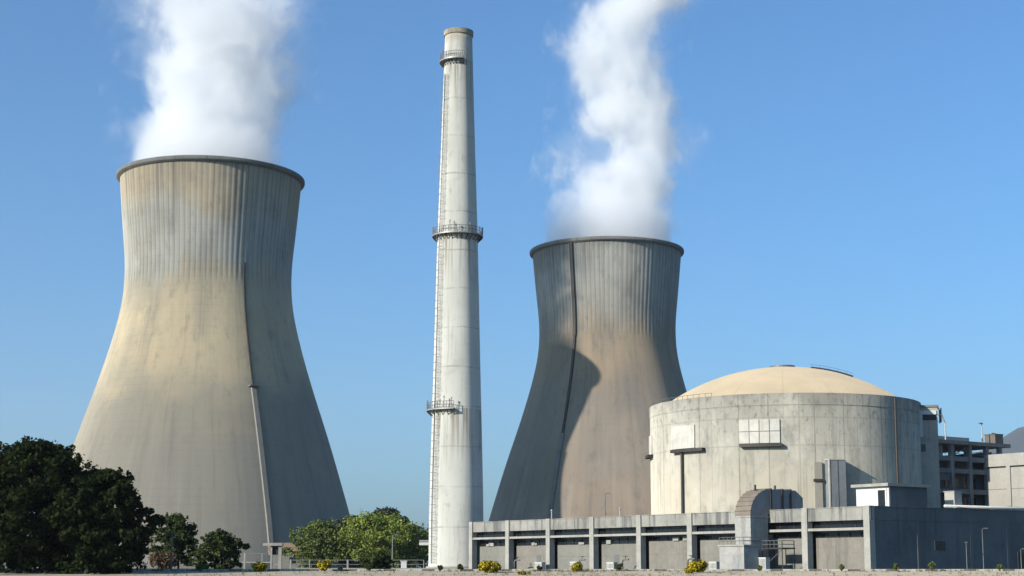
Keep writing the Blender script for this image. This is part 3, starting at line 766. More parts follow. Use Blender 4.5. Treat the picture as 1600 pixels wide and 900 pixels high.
x, y, z = k.xyz(); a_ = k.math('ABSOLUTE', k.math('SUBTRACT', k.math('FRACT', k.math('MULTIPLY', k.math('ARCTAN2', y, x), 16/(2*PI))), .5))
c = k.mix(k.mapr(a_, .485, .498, 0, .5), c, (.34,.28,.19))
M['dome'] = k.bsdf(c, .75)
rb = thing('reactor_building', 'round concrete reactor building with shallow cream dome and stained panel walls', 'building', PD, rz_)
b = MB(); b.lathe([(RD, -.2), (RD, ZD*.3), (RD, ZD*.6), (RD, ZD*.93), (RD+.05, ZD*.932), (RD+.05, ZD), (RD-.5, ZD), (RD-.5, ZD-1.2), (.2, ZD-1.2)], 180)
b.build('drum_wall', M['drum'], rb, False)
Rb = 22.2; zb_ = ZD-1.0; rise = at(1240, 575.5, DD).z - GZ - zb_
SR = (Rb*Rb + rise*rise)/(2*rise)
b = MB(); th = math.asin(min(1, Rb/SR))
b.lathe([(SR*math.sin(th*(1-i/24)), zb_ + SR*math.cos(th*(1-i/24)) - SR*math.cos(th)) for i in range(24)] + [(.05, zb_+rise)], 120)
dm = b.build('dome', M['dome'], rb, True)
b = MB(); b.lathe([(Rb+.25, zb_-.2), (Rb+.25, zb_+.45), (Rb-.1, zb_+.5), (Rb-.1, zb_-.2)], 120, closed=True); b.build('ring_beam', M['rib_conc'], rb)
def sph(rr): return zb_ + math.sqrt(max(0, SR*SR-rr*rr)) - SR*math.cos(th)
b = MB()       # crown hatch with rail
b.lathe([(2.2, sph(2.2)-.3), (2.2, zb_+rise+.35), (.05, zb_+rise+.35)], 24)
b.build('crown_hatch', M['steel'], dm)
b = MB()       # ladder walkway down the dome
aw = -PI/2 + R(62)
pts = [(rr*math.cos(aw), rr*math.sin(aw), sph(rr)+.16) for rr in [5.5+q*.55 for q in range(15)]]
b.tube(pts, .13, 4); pts2 = [(p[0], p[1], p[2]+.5) for p in pts]; b.tube(pts2, .02, 4)
for p, q in list(zip(pts, pts2))[::3]: b.bar(p, q, .025)
b.build('dome_walkway', M['dark_steel'], dm)
def dphi(px): return -PI/2 + math.asin(max(-1, min(1, (px-DCX)/DRR)))
def dz(px, py):
    ph = math.asin(max(-1, min(1, (px-DCX)/DRR))); return at(px, py, DD-RD*math.cos(ph)*.98).z - GZ
def cpanel(name, mat, px0, px1, py0, py1, out, inn=.05, parent=rb, n=8, zz=None):
    a0, a1 = dphi(px0), dphi(px1); mid = (px0+px1)/2
    z1, z0 = (dz(mid, py0), dz(mid, py1)) if zz is None else zz
    b = MB(); b.lathe([(RD-inn, z0), (RD+out, z0), (RD+out, z1), (RD-inn, z1)], n, a0=a0, a1=a1, closed=True)
    return b.build(name, mat, parent)
k = NT('white_sheeting'); x, y, z = k.xyz()
c = k.mix(k.mapr(k.noise(.6, 4, .6), .35, .7), (.66,.63,.56), (.50,.48,.42)); c = k.mix(k.mapr(k.noise(1.6, 4, .65, stretch=(1,1,.08)), .5, .7, 0, .5, True), c, (.40,.37,.31)); M['sheeting'] = k.bsdf(c, .7)
for (a_, b_, c_, d_) in ((1021, 1028, 678, 708), (1063, 1100, 663, 699), (1166, 1224, 655, 692)):
    pn = cpanel('cladding_panel', M['sheeting'], a_, b_, c_, d_, .22)
    if a_ > 1100:
        sm_ = MB()
        for q in (1, 2, 3):
            ph = dphi(a_ + (b_-a_)*q/4); z0, z1 = dz(1195, d_), dz(1195, c_)
            sm_.lathe([(RD+.20, z0), (RD+.25, z0), (RD+.25, z1), (RD+.20, z1)], 1, a0=ph-.003, a1=ph+.003, closed=True)
        zm = (z0+z1)/2
        sm_.lathe([(RD+.20, zm-.06), (RD+.255, zm-.06), (RD+.255, zm+.06), (RD+.20, zm+.06)], 8, a0=dphi(a_)+.002, a1=dphi(b_)-.002, closed=True)
        sm_.build('seam', M['steel'], pn)
cpanel('ledge', M['dark_steel'], 1020.5, 1029, 709, 713, .9)
cpanel('ledge', M['dark_steel'], 1067, 1115, 699.5, 704.5, .9)
cpanel('ledge', M['dark_steel'], 1168, 1227, 693, 698, .9)
b = MB(); a = dphi(1081); e = Vector((math.cos(a), math.sin(a), 0)); b.tube([e*(RD+.35)+Vector((0,0,0)), e*(RD+.35)+Vector((0,0,dz(1081, 705)))], .22, 8); b.build('drain_pipe_and_shade_line', M['dark_steel'], rb)
b = MB(); a = dphi(1391); e = Vector((math.cos(a), math.sin(a), 0)); b.tube([e*(RD+.2), e*(RD+.2)+Vector((0,0,ZD-.3))], .2, 8); b.build('drain_pipe_and_shade_line', M['dark_steel'], rb)  # added dark tube drawing the line where the drum turns into shade
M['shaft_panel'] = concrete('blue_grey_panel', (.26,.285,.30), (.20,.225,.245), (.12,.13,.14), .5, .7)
M['drum_rib'] = concrete('drum_rib_concrete', (.46,.43,.36), (.40,.375,.32), (.3,.28,.25), .3, .5)
M['annex'] = concrete('annex_concrete', (.58,.57,.52), (.50,.49,.45), (.30,.29,.27), .3, .7, 1.6)
# stair shaft box on the wall
a = dphi(1299); e = Vector((math.cos(a), math.sin(a), 0)); t_ = Vector((-e.y, e.x, 0))
Mx = Matrix(((t_.x, e.x, 0, e.x*RD), (t_.y, e.y, 0, e.y*RD), (0,0,1,0), (0,0,0,1)))
zt_ = dz(1301, 721)
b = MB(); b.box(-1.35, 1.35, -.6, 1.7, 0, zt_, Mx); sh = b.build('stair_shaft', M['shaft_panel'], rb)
b = MB(); b.box(-1.45, -1.25, 1.5, 1.8, 0, zt_+.01, Mx); b.box(-1.45, 1.45, -.6, 1.8, zt_+.02, zt_+.22, Mx); b.build('edge_trim', M['post_conc'], sh)
b = MB(); b.box(-.06, .06, 1.7, 1.77, 0, zt_-.1, Mx); b.build('panel_joint', M['steel'], sh)
cpanel('flat_rib', M['drum_rib'], 1271, 1282, 723, 800, .35)
cpanel('ledge', M['dark_steel'], 1270, 1283, 749, 753, .6)
# stepped stair annex on the right flank
pxs = mpp(720, DD)
ax0, ax1 = (1418-DCX)*pxs, (1459.5-DCX)*pxs
za = ZD-.9
b = MB(); b.box(ax0, ax1, -5.2, 7.5, -.2, za); an = b.build('stair_annex', M['annex'], rb)
b = MB(); b.box(ax0, ax1+.25, -5.4, 7.7, za+.003, za+.35); b.build('coping', M['rim'], an)
b = MB(); b.box(ax1-3.1, ax1-2.45, -5.5, -5.203, za-5.0, za-.6); b.box(ax1-2.44, ax1-.2, -5.5, -5.203, za-1.25, za-.6); b.build('opening_frame', M['white_paint'], an)
b = MB(); b.box(ax1-2.44, ax1-.2, -5.26, -5.203, za-2.2, za-1.26); b.build('opening', M['dark_wall'], an)
b = MB(); b.box(ax1-2.9, ax1-2.1, -5.27, -5.203, za-7.4, za-6.2); b.build('small_window', M['glass'], an)
b = MB()
for q in range(5): b.bar((ax1+.7, -5.0+q*1.0, za-2.4), (ax1+.7, -5.0+q*1.0, za-.2), .08)
for hh in (-2.4, -1.3, -.2): b.bar((ax1+.7, -5.0, za+hh), (ax1+.7, -1.0, za+hh), .07); b.bar((ax1-.1, -5.0, za+hh), (ax1+.7, -5.0, za+hh), .07)
b.build('side_rail', M['steel'], an)
# rail along the drum edge at the left
b = MB(); n = 22; a0, a1 = -PI/2-R(100), -PI/2-R(30)
for q in range(n+1):
    a = a0+(a1-a0)*q/n; e = Vector((math.cos(a), math.sin(a), 0))*(RD-.25); b.bar(e+Vector((0,0,ZD)), e+Vector((0,0,ZD+.55)), .05)
b.tube([Vector((math.cos(a0+(a1-a0)*q/n), math.sin(a0+(a1-a0)*q/n), 0))*(RD-.25)+Vector((0,0,ZD+.55)) for q in range(n+1)], .035, 4)
b.build('edge_rail', M['steel'], rb)

# ------------------------------------------------------------------ framed process building and hall at the right
fx = at(1464, 886, 300); fb = thing('process_building', 'dark open concrete frame building of several floors right of the domed building', 'building', (fx.x, 300, GZ), ROT)
# local x along TX (towards the camera right), local y along VY
FH = at(1464, 692, 300).z - GZ; FL = 20.5; FW = 16
lev = [at(1490, q, 304).z - GZ for q in (786, 767, 735, 716)]
for q, y0_ in enumerate((0, 5.0, 10.4, 15.6, FL-.7)):
    for xx in (0, -8, -FW):
        b = MB(); b.box(xx-.4, xx+.4, y0_, y0_+.8, -.2, FH); b.build('column', M['frame_conc'], fb)
for i, zz in enumerate([lev[1], lev[2], lev[3]]):
    b = MB(); b.box(-FW, .25, -.2, FL+.2, zz-.55, zz+.35); b.build('floor_slab', M['frame_conc'], fb)
b = MB(); b.box(-FW-.5, .9, -.6, FL+2.2, FH, FH+.7); b.build('roof', M['frame_conc'], fb)
b = MB()
for i, (z0, z1) in enumerate(((-.2, lev[1]-.55), (lev[1]+.35, lev[2]-.55))):
    b.box(-2.6, -2.3, .4, FL-.2, z0, z1)
b.box(-FW+.1, -FW+.4, .4, FL-.2, lev[2]+.35, FH)
b.box(-FW+.5, -.5, FL-.3, FL-.1, lev[1]+.35, lev[2]-.55); b.box(-FW+.5, -2.0, FL-.3, FL-.1, lev[3]+.35, FH-.8)
b.build('back_wall', M['shade_conc'], fb)
b = MB(); b.box(-3.4, -3.1, .9, FL-.8, lev[2]+.35, lev[3]-.55); b.box(-.2, 0, 1, 4.8, lev[2]-2.0, lev[2]-.56); b.build('infill_wall', M['shade_conc'], fb)
rnd = random.Random(4)
for (y0_, y1_, z0, z1) in ((1.0, 4.7, lev[1]+2.0, lev[2]-1.6), (6.0, 10.0, lev[1]+.6, lev[2]-1.4), (11.5, 15.2, lev[1]+.5, lev[2]-1.2), (1.2, 4.6, 6.8, lev[1]-1.0), (6.2, 9.8, 6.5, lev[1]-1.2), (11.6, 15.2, 6.4, lev[1]-1.1)):
    b = MB(); b.box(-2.28, -2.2, y0_, y1_, z0, z1); b.build('window', M['glass'], fb)
for (y0_, z0, sz) in ((1.9, lev[3]+.4, 1.5), (4.1, lev[3]+.4, 1.2), (7.6, lev[3]+.4, 1.3), (12.4, lev[3]+.4, 1.6)):
    b = MB(); b.tube([(-1.6, y0_, z0), (-1.6, y0_, z0+2.1)], .55, 12); b.tube([(-1.6,y0_,z0+2.1), (-1.6,y0_,z0+2.4)], [.55,.2], 12); b.build('vessel', M['pale_steel'], fb)
b = MB()
for q in range(14): b.bar((0, .8+q*1.4, lev[3]+.35), (0, .8+q*1.4, lev[3]+1.4), .07)
b.bar((0, .4, lev[3]+1.4), (0, FL, lev[3]+1.4), .07); b.bar((0, .4, lev[3]+.9), (0, FL, lev[3]+.9), .06)
b.bar((.2, 5.4, lev[3]+.3), (.2, 10.6, FH), .16); b.build('railing', M['steel'], fb)
b = MB(); b.box(-11, -3.5, 3.5, 15.5, FH+.7, FH+1.9); b.build('penthouse', M['hall_conc'], fb)
b = MB(); b.box(-12, -8, -.3, 3.2, FH+.7, FH+1.8); b.build('parapet_block', M['post_conc'], fb)
tk = thing('roof_tank', 'brownish square water tank on the right roof corner of the framed building', 'tank', fb.location + Vector((VY.x*(FL-.6), VY.y*(FL-.6), FH+.7)), ROT)
b = MB(); b.box(-2.2, .3, -1.2, 1.3, 0, 1.85); b.box(-2.3, .4, -1.3, 1.4, 1.85, 1.98); b.build('body', plain('tank_brown', (.22,.19,.16), .8), tk)
b = MB(); b.tube([(-1, 0, 1.98), (-1, 0, 2.25)], .35, 10); b.build('hatch', M['dark_steel'], tk)
def roof_mast(y_, h, label, bend):
    o = thing('lamp_mast', label, 'lamp mast', fb.location + Vector((VY.x*y_, VY.y*y_, FH+.7)) - Vector((TX.x*1, TX.y*1, 0)), ROT, 'lamp masts on the framed building')
    b = MB(); b.tube([(0,0,0), (0,0,h*.55), (0,-bend*.5,h*.85), (0,-bend,h)], [.17,.14,.1,.09], 8); b.build('pole', M['pale_steel'], o)
    b = MB(); b.box(-.25, .25, -bend-.7, -bend+.15, h-.02, h+.18); b.build('lamp_head', M['steel'], o)
roof_mast(5.2, 6.4, 'taller bent lamp mast on the framed roof, beside the domed building', 2.2)
roof_mast(16.4, 3.9, 'shorter straight lamp mast near the brown roof tank', .1)

hx = at(1549, 886, 309); hl_ = thing('pale_hall', 'pale concrete hall with broad flat panels at the right edge', 'building', (hx.x, 309, GZ), ROT)
HH = at(1549, 711, 309).z - GZ
b = MB(); b.box(0, 34, 0, 18, -.2, HH-2.7); b.build('wall', M['hall_conc'], hl_)
b = MB(); b.box(-.25, 34, -.3, 18.2, HH-2.4, HH); b.build('parapet', M['hall_conc'], hl_)
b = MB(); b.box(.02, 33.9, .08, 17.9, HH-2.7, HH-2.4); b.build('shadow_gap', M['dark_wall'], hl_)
for q in range(5):
    b = MB(); b.box(4.6+q*7.4, 5.5+q*7.4, -.28, -.002, -.2, HH-2.41); b.build('pilaster', M['hall_conc'], hl_)
for q in range(4):
    b = MB(); b.box(0, 34, -.012, -.003, 3+q*4.1, 3.12+q*4.1); b.build('panel_joint', M['steel'], hl_)
b = MB(); b.tube([(7.5, 3, HH), (7.5, 3, HH+2.2)], .12, 6); b.build('vent_pipe', M['steel'], hl_)

# ------------------------------------------------------------------ lamp posts
def lamp_post(px, pt, Y, label, arm=.8, r=.07, gzv=None, name='lamp_post'):
    p = at(px, 886, Y); zg = gz(Y) if gzv is None else gzv
    h = at(px, pt, Y).z - zg
    o = thing(name, label, 'lamp post', (p.x, Y, zg), 0, 'slim lamp posts')
    b = MB(); b.tube([(0,0,-.2), (0,0,h*.6), (0,0,h-.05)], [r*1.4, r*1.1, r*.8], 8)
    if arm: b.tube([(0,0,h-.08), (arm*.5,0,h+.05), (arm,0,h+.06)], r*.6, 6)
    b.build('pole', M['steel'], o)
    b = MB(); b.box(arm-.1 if arm else -.14, arm+.35 if arm else .14, -.1, .1, h-.02, h+.1); b.build('lamp_head', M['steel'], o)
lamp_post(946, 771, 335, 'thin tall lamp post against the shaded grey cooling tower', .8, .13)
lamp_post(267.5, 832, 140.9, 'slim pale lamp post in front of the small trees at left', 0, .06)
lamp_post(613, 836, 232, 'slim grey lamp post in front of the bright green trees', .5, .08)
lamp_post(1511, 848, 184, 'short lamp post before the shaded end wall', .0, .04)
lamp_post(1537, 826, 186, 'taller lamp post before the shaded end wall', .3, .04)
lamp_post(1596, 858, 186, 'short lamp post at the right edge of the photo', .3, .04)

# ------------------------------------------------------------------ fences, gateway and small buildings by the left tower
def fence(px0, px1, Y, h, label, step=2.2, rails=(1.0, .55), thick=(0,)):
    p0, p1 = at(px0, 886, Y), at(px1, 886, Y); L = p1.x-p0.x; z0 = gz(Y)
    o = thing('fence', label, 'fence', (p0.x, Y, z0), 0, 'railing fences left of the chimney')
    n = max(2, int(L/step))
    for i in range(n+1):
        w_ = .11 if i in thick else .045
        b = MB(); b.box(L*i/n-w_, L*i/n+w_, -w_, w_, -.1, h+(.05 if i in thick else 0)); b.build('post', M['post_conc'] if i in thick else M['pale_steel'], o)
    for q in rails:
        b = MB(); b.box(0, L, -.035, .035, h*q-.045, h*q+.035); b.build('rail', M['steel'], o)
fence(454, 662, 205, 1.25, 'low pale railing fence running from the gateway to the chimney', thick=(0, 3))
fence(382, 436, 199, 2.05, 'higher pale railing fence left of the concrete gateway', step=1.7, rails=(1.0,), thick=(0,))
gp = at(425, 886, 196); gw = thing('gateway_frame', 'pale concrete gateway frame below the left cooling tower', 'gateway', (gp.x, 196, GZ))
s_ = mpp(870, 196)
b = MB(); b.box(10*s_, 15*s_, -.25, .25, -.2, 37*s_); b.build('post', M['post_conc'], gw)
b = MB(); b.box(-2.5*s_, 0, -.2, .2, -.2, 36.9*s_); b.build('post', M['post_conc'], gw)
b = MB(); b.box(-14*s_, 16.5*s_, -.5, .5, 37*s_, 41*s_); b.build('beam', M['post_conc'], gw)
b = MB(); b.box(0, 10*s_, .15, .22, 23*s_, 36.9*s_); b.build('sign_board', M['dark_wall'], gw)
b = MB(); b.box(-2.0*s_, 9.9*s_, -.08, .08, 8*s_, 9*s_); b.build('crossbar', M['pale_steel'], gw)
bp = at(452, 886, 330); bh = thing('small_house', 'low house with brown roof behind the gateway', 'house', (bp.x, 330, GZ))
b = MB(); b.box(-4, 7, 0, 6, -.2, 3.6); b.build('wall', M['infill'], bh)
b = MB(); b.v += [(-4.6,-.6,3.6),(7.6,-.6,3.6),(7.6,6.6,3.6),(-4.6,6.6,3.6),(-4.6,3,5.4),(7.6,3,5.4)]
for q in ([0,1,5,4],[2,3,4,5],[1,2,5],[3,0,4],[3,2,1,0]): b.face(q)
b.build('roof', M['tile_roof'], bh)
b = MB(); b.box(0, 1.4, -.04, -.003, 1.1, 2.4); b.build('window', M['glass'], bh)
sp_ = at(655, 886, 322); cn = thing('pipe_bridge', 'white concrete pipe bridge stub behind the chimney foot', 'pipe bridge', (sp_.x, 322, GZ))
b = MB(); b.box(0, 12, -.8, .8, 4.75, 5.3); b.build('deck', M['white_paint'], cn)
b = MB(); b.box(6.5, 7.3, -.4, .4, -.2, 4.75); b.build('pier', M['post_conc'], cn)
b = MB(); b.tube([(0, -.2, 5.55), (12, -.2, 5.55)], .24, 8); b.build('pipe', M['pale_steel'], cn)
mk = at(631, 886, 196); b = MB(); b.box(-.35, .35, -.3, .3, -.1, 1.0); b.box(-.42, .42, -.36, .36, 1.0, 1.1)
tag(b.build('meter_box', M['white_paint'], None, False, (mk.x, 196, GZ)), 'small white meter box by the fence left of the chimney', 'meter box')
lw = MB(); a0 = at(462, 886, 166).x; a1 = at(732, 886, 166).x
lw.box(a0, a1, 166, 166.3, GZ-.3, GZ+.22)
tag(lw.build('low_wall', M['post_conc']), 'very low pale concrete wall running along the yard before the chimney', 'wall')

# ------------------------------------------------------------------ trees and bushes
def leaf_mat(name, dark, light, tip=None, tipf=.0):
    k = NT(name); gi = k.n('NewGeometry'); r_ = gi.outputs['Random Per Island']
    st = [(0, dark), (.65, tuple((a+b)/2 for a, b in zip(dark, light))), (1, light)]
    c = k.ramp(r_, st)
    if tip:
        x, y, z = k.xyz(); wn = k.n('TexWhiteNoise', noise_dimensions='1D'); k.l(k.math('MULTIPLY', r_, 917.0), wn.inputs['W'])
        c = k.mix(k.math('LESS_THAN', wn.outputs['Value'], tipf), c, tip)
    d = k.n('BsdfDiffuse'); k.l(c, d.inputs[0]); t = k.n('BsdfTranslucent'); k.l(c, t.inputs[0])
    mx = k.n('MixShader'); mx.inputs[0].default_value = .22; k.l(d.outputs[0], mx.inputs[1]); k.l(t.outputs[0], mx.inputs[2])
    k.l(mx.outputs[0], k.out.inputs['Surface']); return k.mat
M['leaf_dark'] = leaf_mat('dark_evergreen_leaves', (.009,.015,.006), (.034,.046,.015))
M['leaf_mid'] = leaf_mat('mid_green_leaves', (.022,.034,.012), (.072,.092,.032))
M['leaf_bright'] = leaf_mat('bright_green_leaves', (.085,.115,.024), (.26,.31,.065))
M['leaf_olive'] = leaf_mat('olive_green_leaves', (.058,.078,.022), (.17,.205,.055))
M['leaf_grey'] = leaf_mat('grey_green_leaves', (.022,.027,.015), (.058,.063,.035))
M['leaf_dry'] = leaf_mat('dry_brown_leaves', (.065,.044,.026), (.16,.115,.075))
M['leaf_yellow'] = leaf_mat('yellow_flower_leaves', (.07,.07,.010), (.21,.18,.02), (.46,.35,.02), .45)
def leaves(b, c, rad, n, size, rnd, squash=1.0):
    for _ in range(n):
        d = Vector((rnd.gauss(0,1), rnd.gauss(0,1), rnd.gauss(0,1))).normalized()
        p = c + Vector((d.x, d.y, d.z*squash))*rad*(rnd.random()**.45)
        nn = (d*.7 + Vector((rnd.gauss(0,.6), rnd.gauss(0,.6), rnd.gauss(0,.6)+.35))).normalized()
        u = nn.orthogonal().normalized(); v_ = nn.cross(u); a = rnd.uniform(0, PI)
        s = size*rnd.uniform(.6, 1.4)
        u, v_ = (u*math.cos(a)+v_*math.sin(a))*s, (v_*math.cos(a)-u*math.sin(a))*s*.62
        i = len(b.v); b.v += [tuple(p-u), tuple(p+v_+u*.1), tuple(p+u), tuple(p-v_+u*.1)]; b.face([i, i+1, i+2, i+3])
def tree(px, py_top, Y, half_px, label, cat_mat, seed, base_py=None, n_clump=90, per=60, leaf=.2, low=.12, trunk=.16, lobes=None, group='trees', name='broadleaf_tree', stems=1, clump=.16):
    rnd = random.Random(seed)
    p = at(px, 886, Y); zg = gz(Y); h = at(px, py_top, Y).z - zg; hw = half_px*mpp(850, Y)
    o = thing(name, label, 'tree', (p.x, Y, zg), 0, group)
    # crown: clumps of leaves filling an uneven dome
    ph = [rnd.uniform(0, 6.28) for _ in range(6)]
    def env(t, a):
        r_ = max(0, 1-((t-.36)/.66)**2.6)**.6 if t > .36 else .80 + .20*(t/.36)
        return hw*r_*(1 + .15*math.sin(3*a+ph[0]+4*t) + .12*math.sin(5*a+ph[1]-8*t) + .11*math.sin(14*t+2*a+ph[2]))
    cr_ = MB(); cents = []
    ck = min(hw, h)*clump
    for i in range(n_clump):
        t = low + (1-low)*(rnd.random()**.9); a = rnd.uniform(0, 2*PI); q = rnd.random()**.42
        if rnd.random() < .05: q *= 1.12
        r_ = max(0, env(t, a)*q - ck*.35)
        pc = Vector((math.cos(a)*r_, math.sin(a)*r_, h*t - ck*.45*(t > .6)))
        cents.append(pc)
        leaves(cr_, pc, ck*rnd.uniform(.35, 1.3), int(per*rnd.uniform(.5, 1.2)), leaf*rnd.uniform(.7, 1.25), rnd, .75)
        if q > .9 and rnd.random() < .35:        # loose sprays past the outline
            dv = Vector((math.cos(a), math.sin(a), rnd.uniform(.1, 1.1))).normalized()
            leaves(cr_, pc + dv*ck*rnd.uniform(.8, 1.25), ck*.35, per//4, leaf*.9, rnd, 1.3)
    cr_.build('crown', M[cat_mat], o)
    tr = MB()
    for s in range(stems):
        bx_ = Vector(((s-(stems-1)/2)*hw*.35, rnd.uniform(-.3,.3), -.2)); top = bx_*.6 + Vector((rnd.uniform(-.1,.1)*hw, rnd.uniform(-.1,.1)*hw, h*.62))
        midp = bx_.lerp(top, .5) + Vector((rnd.uniform(-.06,.06)*hw, 0, 0))
        tr.tube([bx_, bx_.lerp(midp, .3), midp, top], [trunk*1.3, trunk, trunk*.8, trunk*.35], 8)
        for i in range(6):
            st = bx_.lerp(top, rnd.uniform(.35, .85)); en = rnd.choice(cents)
            tr.tube([st, st.lerp(en, .5)+Vector((0,0,.1*h*rnd.random())), en], [trunk*.5, trunk*.32, trunk*.1], 5)
    tr.build('trunk', M['bark'], o, True)
    return o
tree(52, 689, 133, 118, 'largest dark evergreen tree at the far left, reaching highest against the sky', 'leaf_dark', 1, n_clump=560, per=100, leaf=.19, low=.04, trunk=.22, stems=2, clump=.15)
tree(160, 734, 130.5, 72, 'dark bushy evergreen tree right of the largest tree, overlapping the left tower', 'leaf_dark', 2, n_clump=420, per=100, leaf=.18, low=.03, trunk=.17, stems=3, clump=.16)
tree(-45, 692, 136, 95, 'dark evergreen tree at the left edge behind the largest tree', 'leaf_dark', 3, n_clump=260, per=80, leaf=.2, low=.05, trunk=.22, stems=2, clump=.16)
tree(272, 803, 172, 38, 'small round green tree behind the left lamp post', 'leaf_mid', 4, n_clump=190, per=60, leaf=.16, low=.1, trunk=.13, stems=2, clump=.2)
tree(342, 828, 170, 37, 'small low green tree with dark shaded right side left of the gateway', 'leaf_mid', 5, n_clump=190, per=60, leaf=.16, low=.06, trunk=.12, stems=2, clump=.2)
tree(588, 803, 330, 84, 'bright yellow-green spreading tree left of the chimney', 'leaf_bright', 6, n_clump=420, per=70, leaf=.26, low=.05, trunk=.2, stems=3, clump=.17)
tree(640, 818, 342, 40, 'green tree half hidden behind the chimney foot', 'leaf_olive', 12, n_clump=200, per=60, leaf=.25, low=.06, trunk=.2, clump=.2)
tree(503, 814, 326, 54, 'olive green tree between the gateway and the bright tree', 'leaf_olive', 7, n_clump=240, per=60, leaf=.26, low=.06, trunk=.2, stems=2, clump=.19)
tree(604, 794, 405, 50, 'tall grey-green tree rising behind the bright tree', 'leaf_grey', 8, n_clump=220, per=70, leaf=.36, low=.1, trunk=.3, clump=.19)
tree(548, 806, 400, 30, 'grey-green tree at the foot of the shaded tower flank', 'leaf_grey', 13, n_clump=150, per=60, leaf=.36, low=.1, trunk=.3, clump=.22)
tree(590, 862, 150, 24, 'low dark green bushy tree by the kerb in front of the fence', 'leaf_mid', 9, n_clump=130, per=60, leaf=.13, low=.1, trunk=.09, stems=2, name='bushy_tree', clump=.24)

def bush(px, pt, Y, half_px, label, mat, seed, base=None, leaf=.09, n=26, per=50, cat='bush', group=None, name='bush', flat=1.0):
    rnd = random.Random(seed); p = at(px, 886, Y); zg = gz(Y)
    big = 1.18 if name == 'flowering_bush' else 1.0
    h = (at(px, pt, Y).z - zg)*big; hw = half_px*mpp(880, Y)*big; b = MB()
    b.mi = 0
    for i in range(n):
        d = Vector((rnd.gauss(0,1), rnd.gauss(0,1), rnd.gauss(0,1))).normalized()
        c = Vector((d.x*hw*.68, d.y*hw*.68, h*.56 + d.z*h*.30))
        leaves(b, c, min(hw, h)*.34, per, leaf, rnd, .9)
    leaves(b, Vector((0,0,h*.52)), min(hw, h)*.6, per*3, leaf*1.2, rnd, .8)
    b.mi = 1
    for i in range(4):
        a = rnd.uniform(0, 6.28); b.tube([(0,0,-.15), (math.cos(a)*hw*.25, math.sin(a)*hw*.25, h*.3), (math.cos(a)*hw*.5, math.sin(a)*hw*.5, h*.6)], [.05,.035,.015], 5)
    o = b.build(name, [M[mat], M['bark']], None, False, (p.x, Y, zg))
    return tag(o, label, cat, group)
YB = 'yellow flowering bushes along the kerb'
bush(765, 880, 133, 17, 'broad yellow flowering bush below the chimney end of the building', 'leaf_yellow', 21, group=YB, name='flowering_bush', n=36)
bush(1091, 878, 134, 13.5, 'yellow flowering bush left of the fan house, beside a low one', 'leaf_yellow', 22, group=YB, name='flowering_bush', n=30)
bush(1076, 889, 131, 8, 'small low yellow bush touching the bush left of the fan house', 'leaf_yellow', 23, group=YB, name='flowering_bush', n=18)
bush(901, 882, 137, 9.5, 'round yellow flowering bush below the middle bays', 'leaf_yellow', 24, group=YB, name='flowering_bush', n=26)
bush(405, 881, 136, 12.5, 'yellow green flowering bush below the gateway', 'leaf_yellow', 25, group=YB, name='flowering_bush', n=28)
bush(507, 878, 138, 10, 'round yellow flowering bush before the fence', 'leaf_yellow', 26, group=YB, name='flowering_bush', n=26)
bush(819, 894, 129, 12, 'flat yellow bush low at the bottom edge, right of the broad one', 'leaf_yellow', 27, group=YB, name='flowering_bush', n=18)
GB = 'small green shrubs along the kerb'
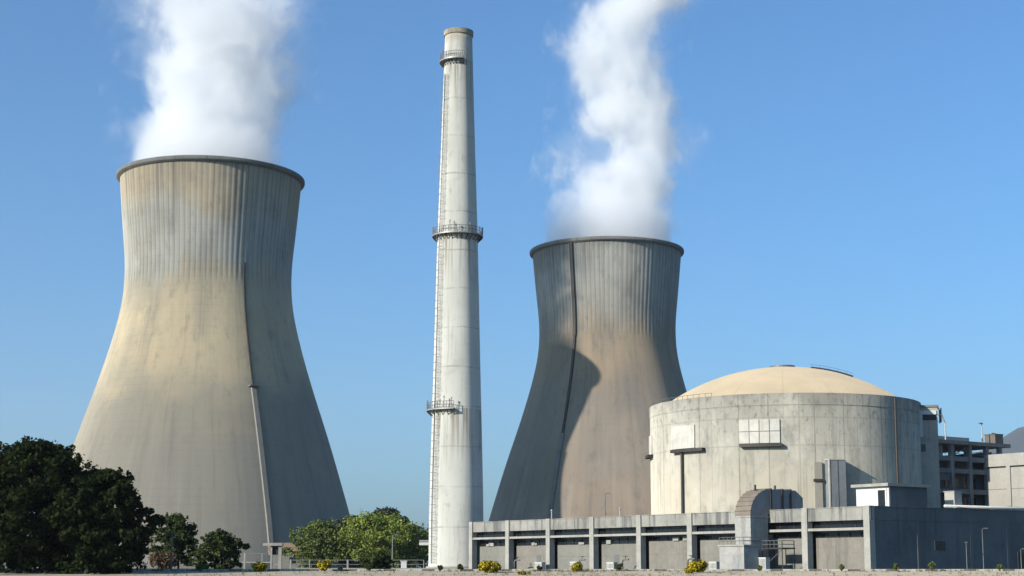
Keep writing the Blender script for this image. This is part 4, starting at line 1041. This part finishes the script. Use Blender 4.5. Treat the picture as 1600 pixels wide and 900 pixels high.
for i, (px, pt, hp, lab) in enumerate([
    (688, 882, 4.5, 'tiny dark shrub at the left foot of the chimney'), (720, 881, 6, 'small dark shrub before the middle of the chimney foot'),
    (843, 883, 4.5, 'tiny dark shrub before the white cabinet near the chimney'), (967, 878, 6.5, 'small upright green shrub below the middle posts'),
    (532, 886, 4, 'tiny green shrub just right of the yellow bush by the fence'), (577, 880, 9, 'green shrub at the left foot of the low bushy tree'),
    (1187, 883, 4.5, 'tiny green shrub below the tall white cabinet'), (1315, 881, 4.5, 'tiny green shrub below the last open bay'),
    (1400, 879, 5, 'tiny green shrub near the corner of the shaded end wall'), (1456, 877, 6, 'small green shrub below the shaded end wall'),
    (1562, 880, 5, 'tiny green shrub below the right part of the end wall')]):
    bush(px, pt, 138.2, hp, lab, 'leaf_olive' if i > 5 else 'leaf_mid', 40+i, leaf=.07, n=14, per=34, cat='shrub', group=GB, name='shrub')
bush(256, 864, 152, 26, 'round dry brown bush under the small tree by the lamp post', 'leaf_dry', 60, leaf=.12, n=40, name='dry_bush')
bush(316, 882, 142, 12, 'low green bush between the two small trees', 'leaf_olive', 61, leaf=.1, n=24)

# dry grass tufts scattered over the bank and along the kerb
rnd = random.Random(77); b = MB()
for i in range(2600):
    Y = rnd.uniform(118, 139) if rnd.random() < .6 else rnd.uniform(137.6, 139.1); X = rnd.uniform(-52, 52)
    if math.sin(X*.21)+math.sin(X*.083+1)+rnd.uniform(-1.3, 1.3) < -.2: continue
    zg = gz(Y) - .05; hh = rnd.uniform(.08, .26)
    for q in range(5):
        a = rnd.uniform(0, 6.28); l_ = rnd.uniform(.05, .16); px_, py_ = X+rnd.uniform(-.12,.12), Y+rnd.uniform(-.12,.12)
        n0 = len(b.v); b.v += [(px_-.02*math.sin(a), py_+.02*math.cos(a), zg), (px_+.02*math.sin(a), py_-.02*math.cos(a), zg), (px_+l_*math.cos(a), py_+l_*math.sin(a), zg+.05+hh)]; b.face([n0, n0+1, n0+2])
tag(b.build('grass', leaf_mat('dry_grass_blades', (.07,.065,.03), (.21,.18,.09))), kind='stuff')

# ------------------------------------------------------------------ air
hz_ = MB(); hz_.box(-8900, 8900, -180, 11500, -1.2, 1150)
k = NT('haze_air'); pv = k.n('VolumePrincipled'); pv.inputs['Color'].default_value = (.76,.82,.93,1)
pv.inputs['Density'].default_value = .000045; pv.inputs['Anisotropy'].default_value = .2
k.l(pv.outputs[0], k.out.inputs['Volume']); k.mat.cycles.homogeneous_volume = True
tag(hz_.build('haze', k.mat), kind='stuff')
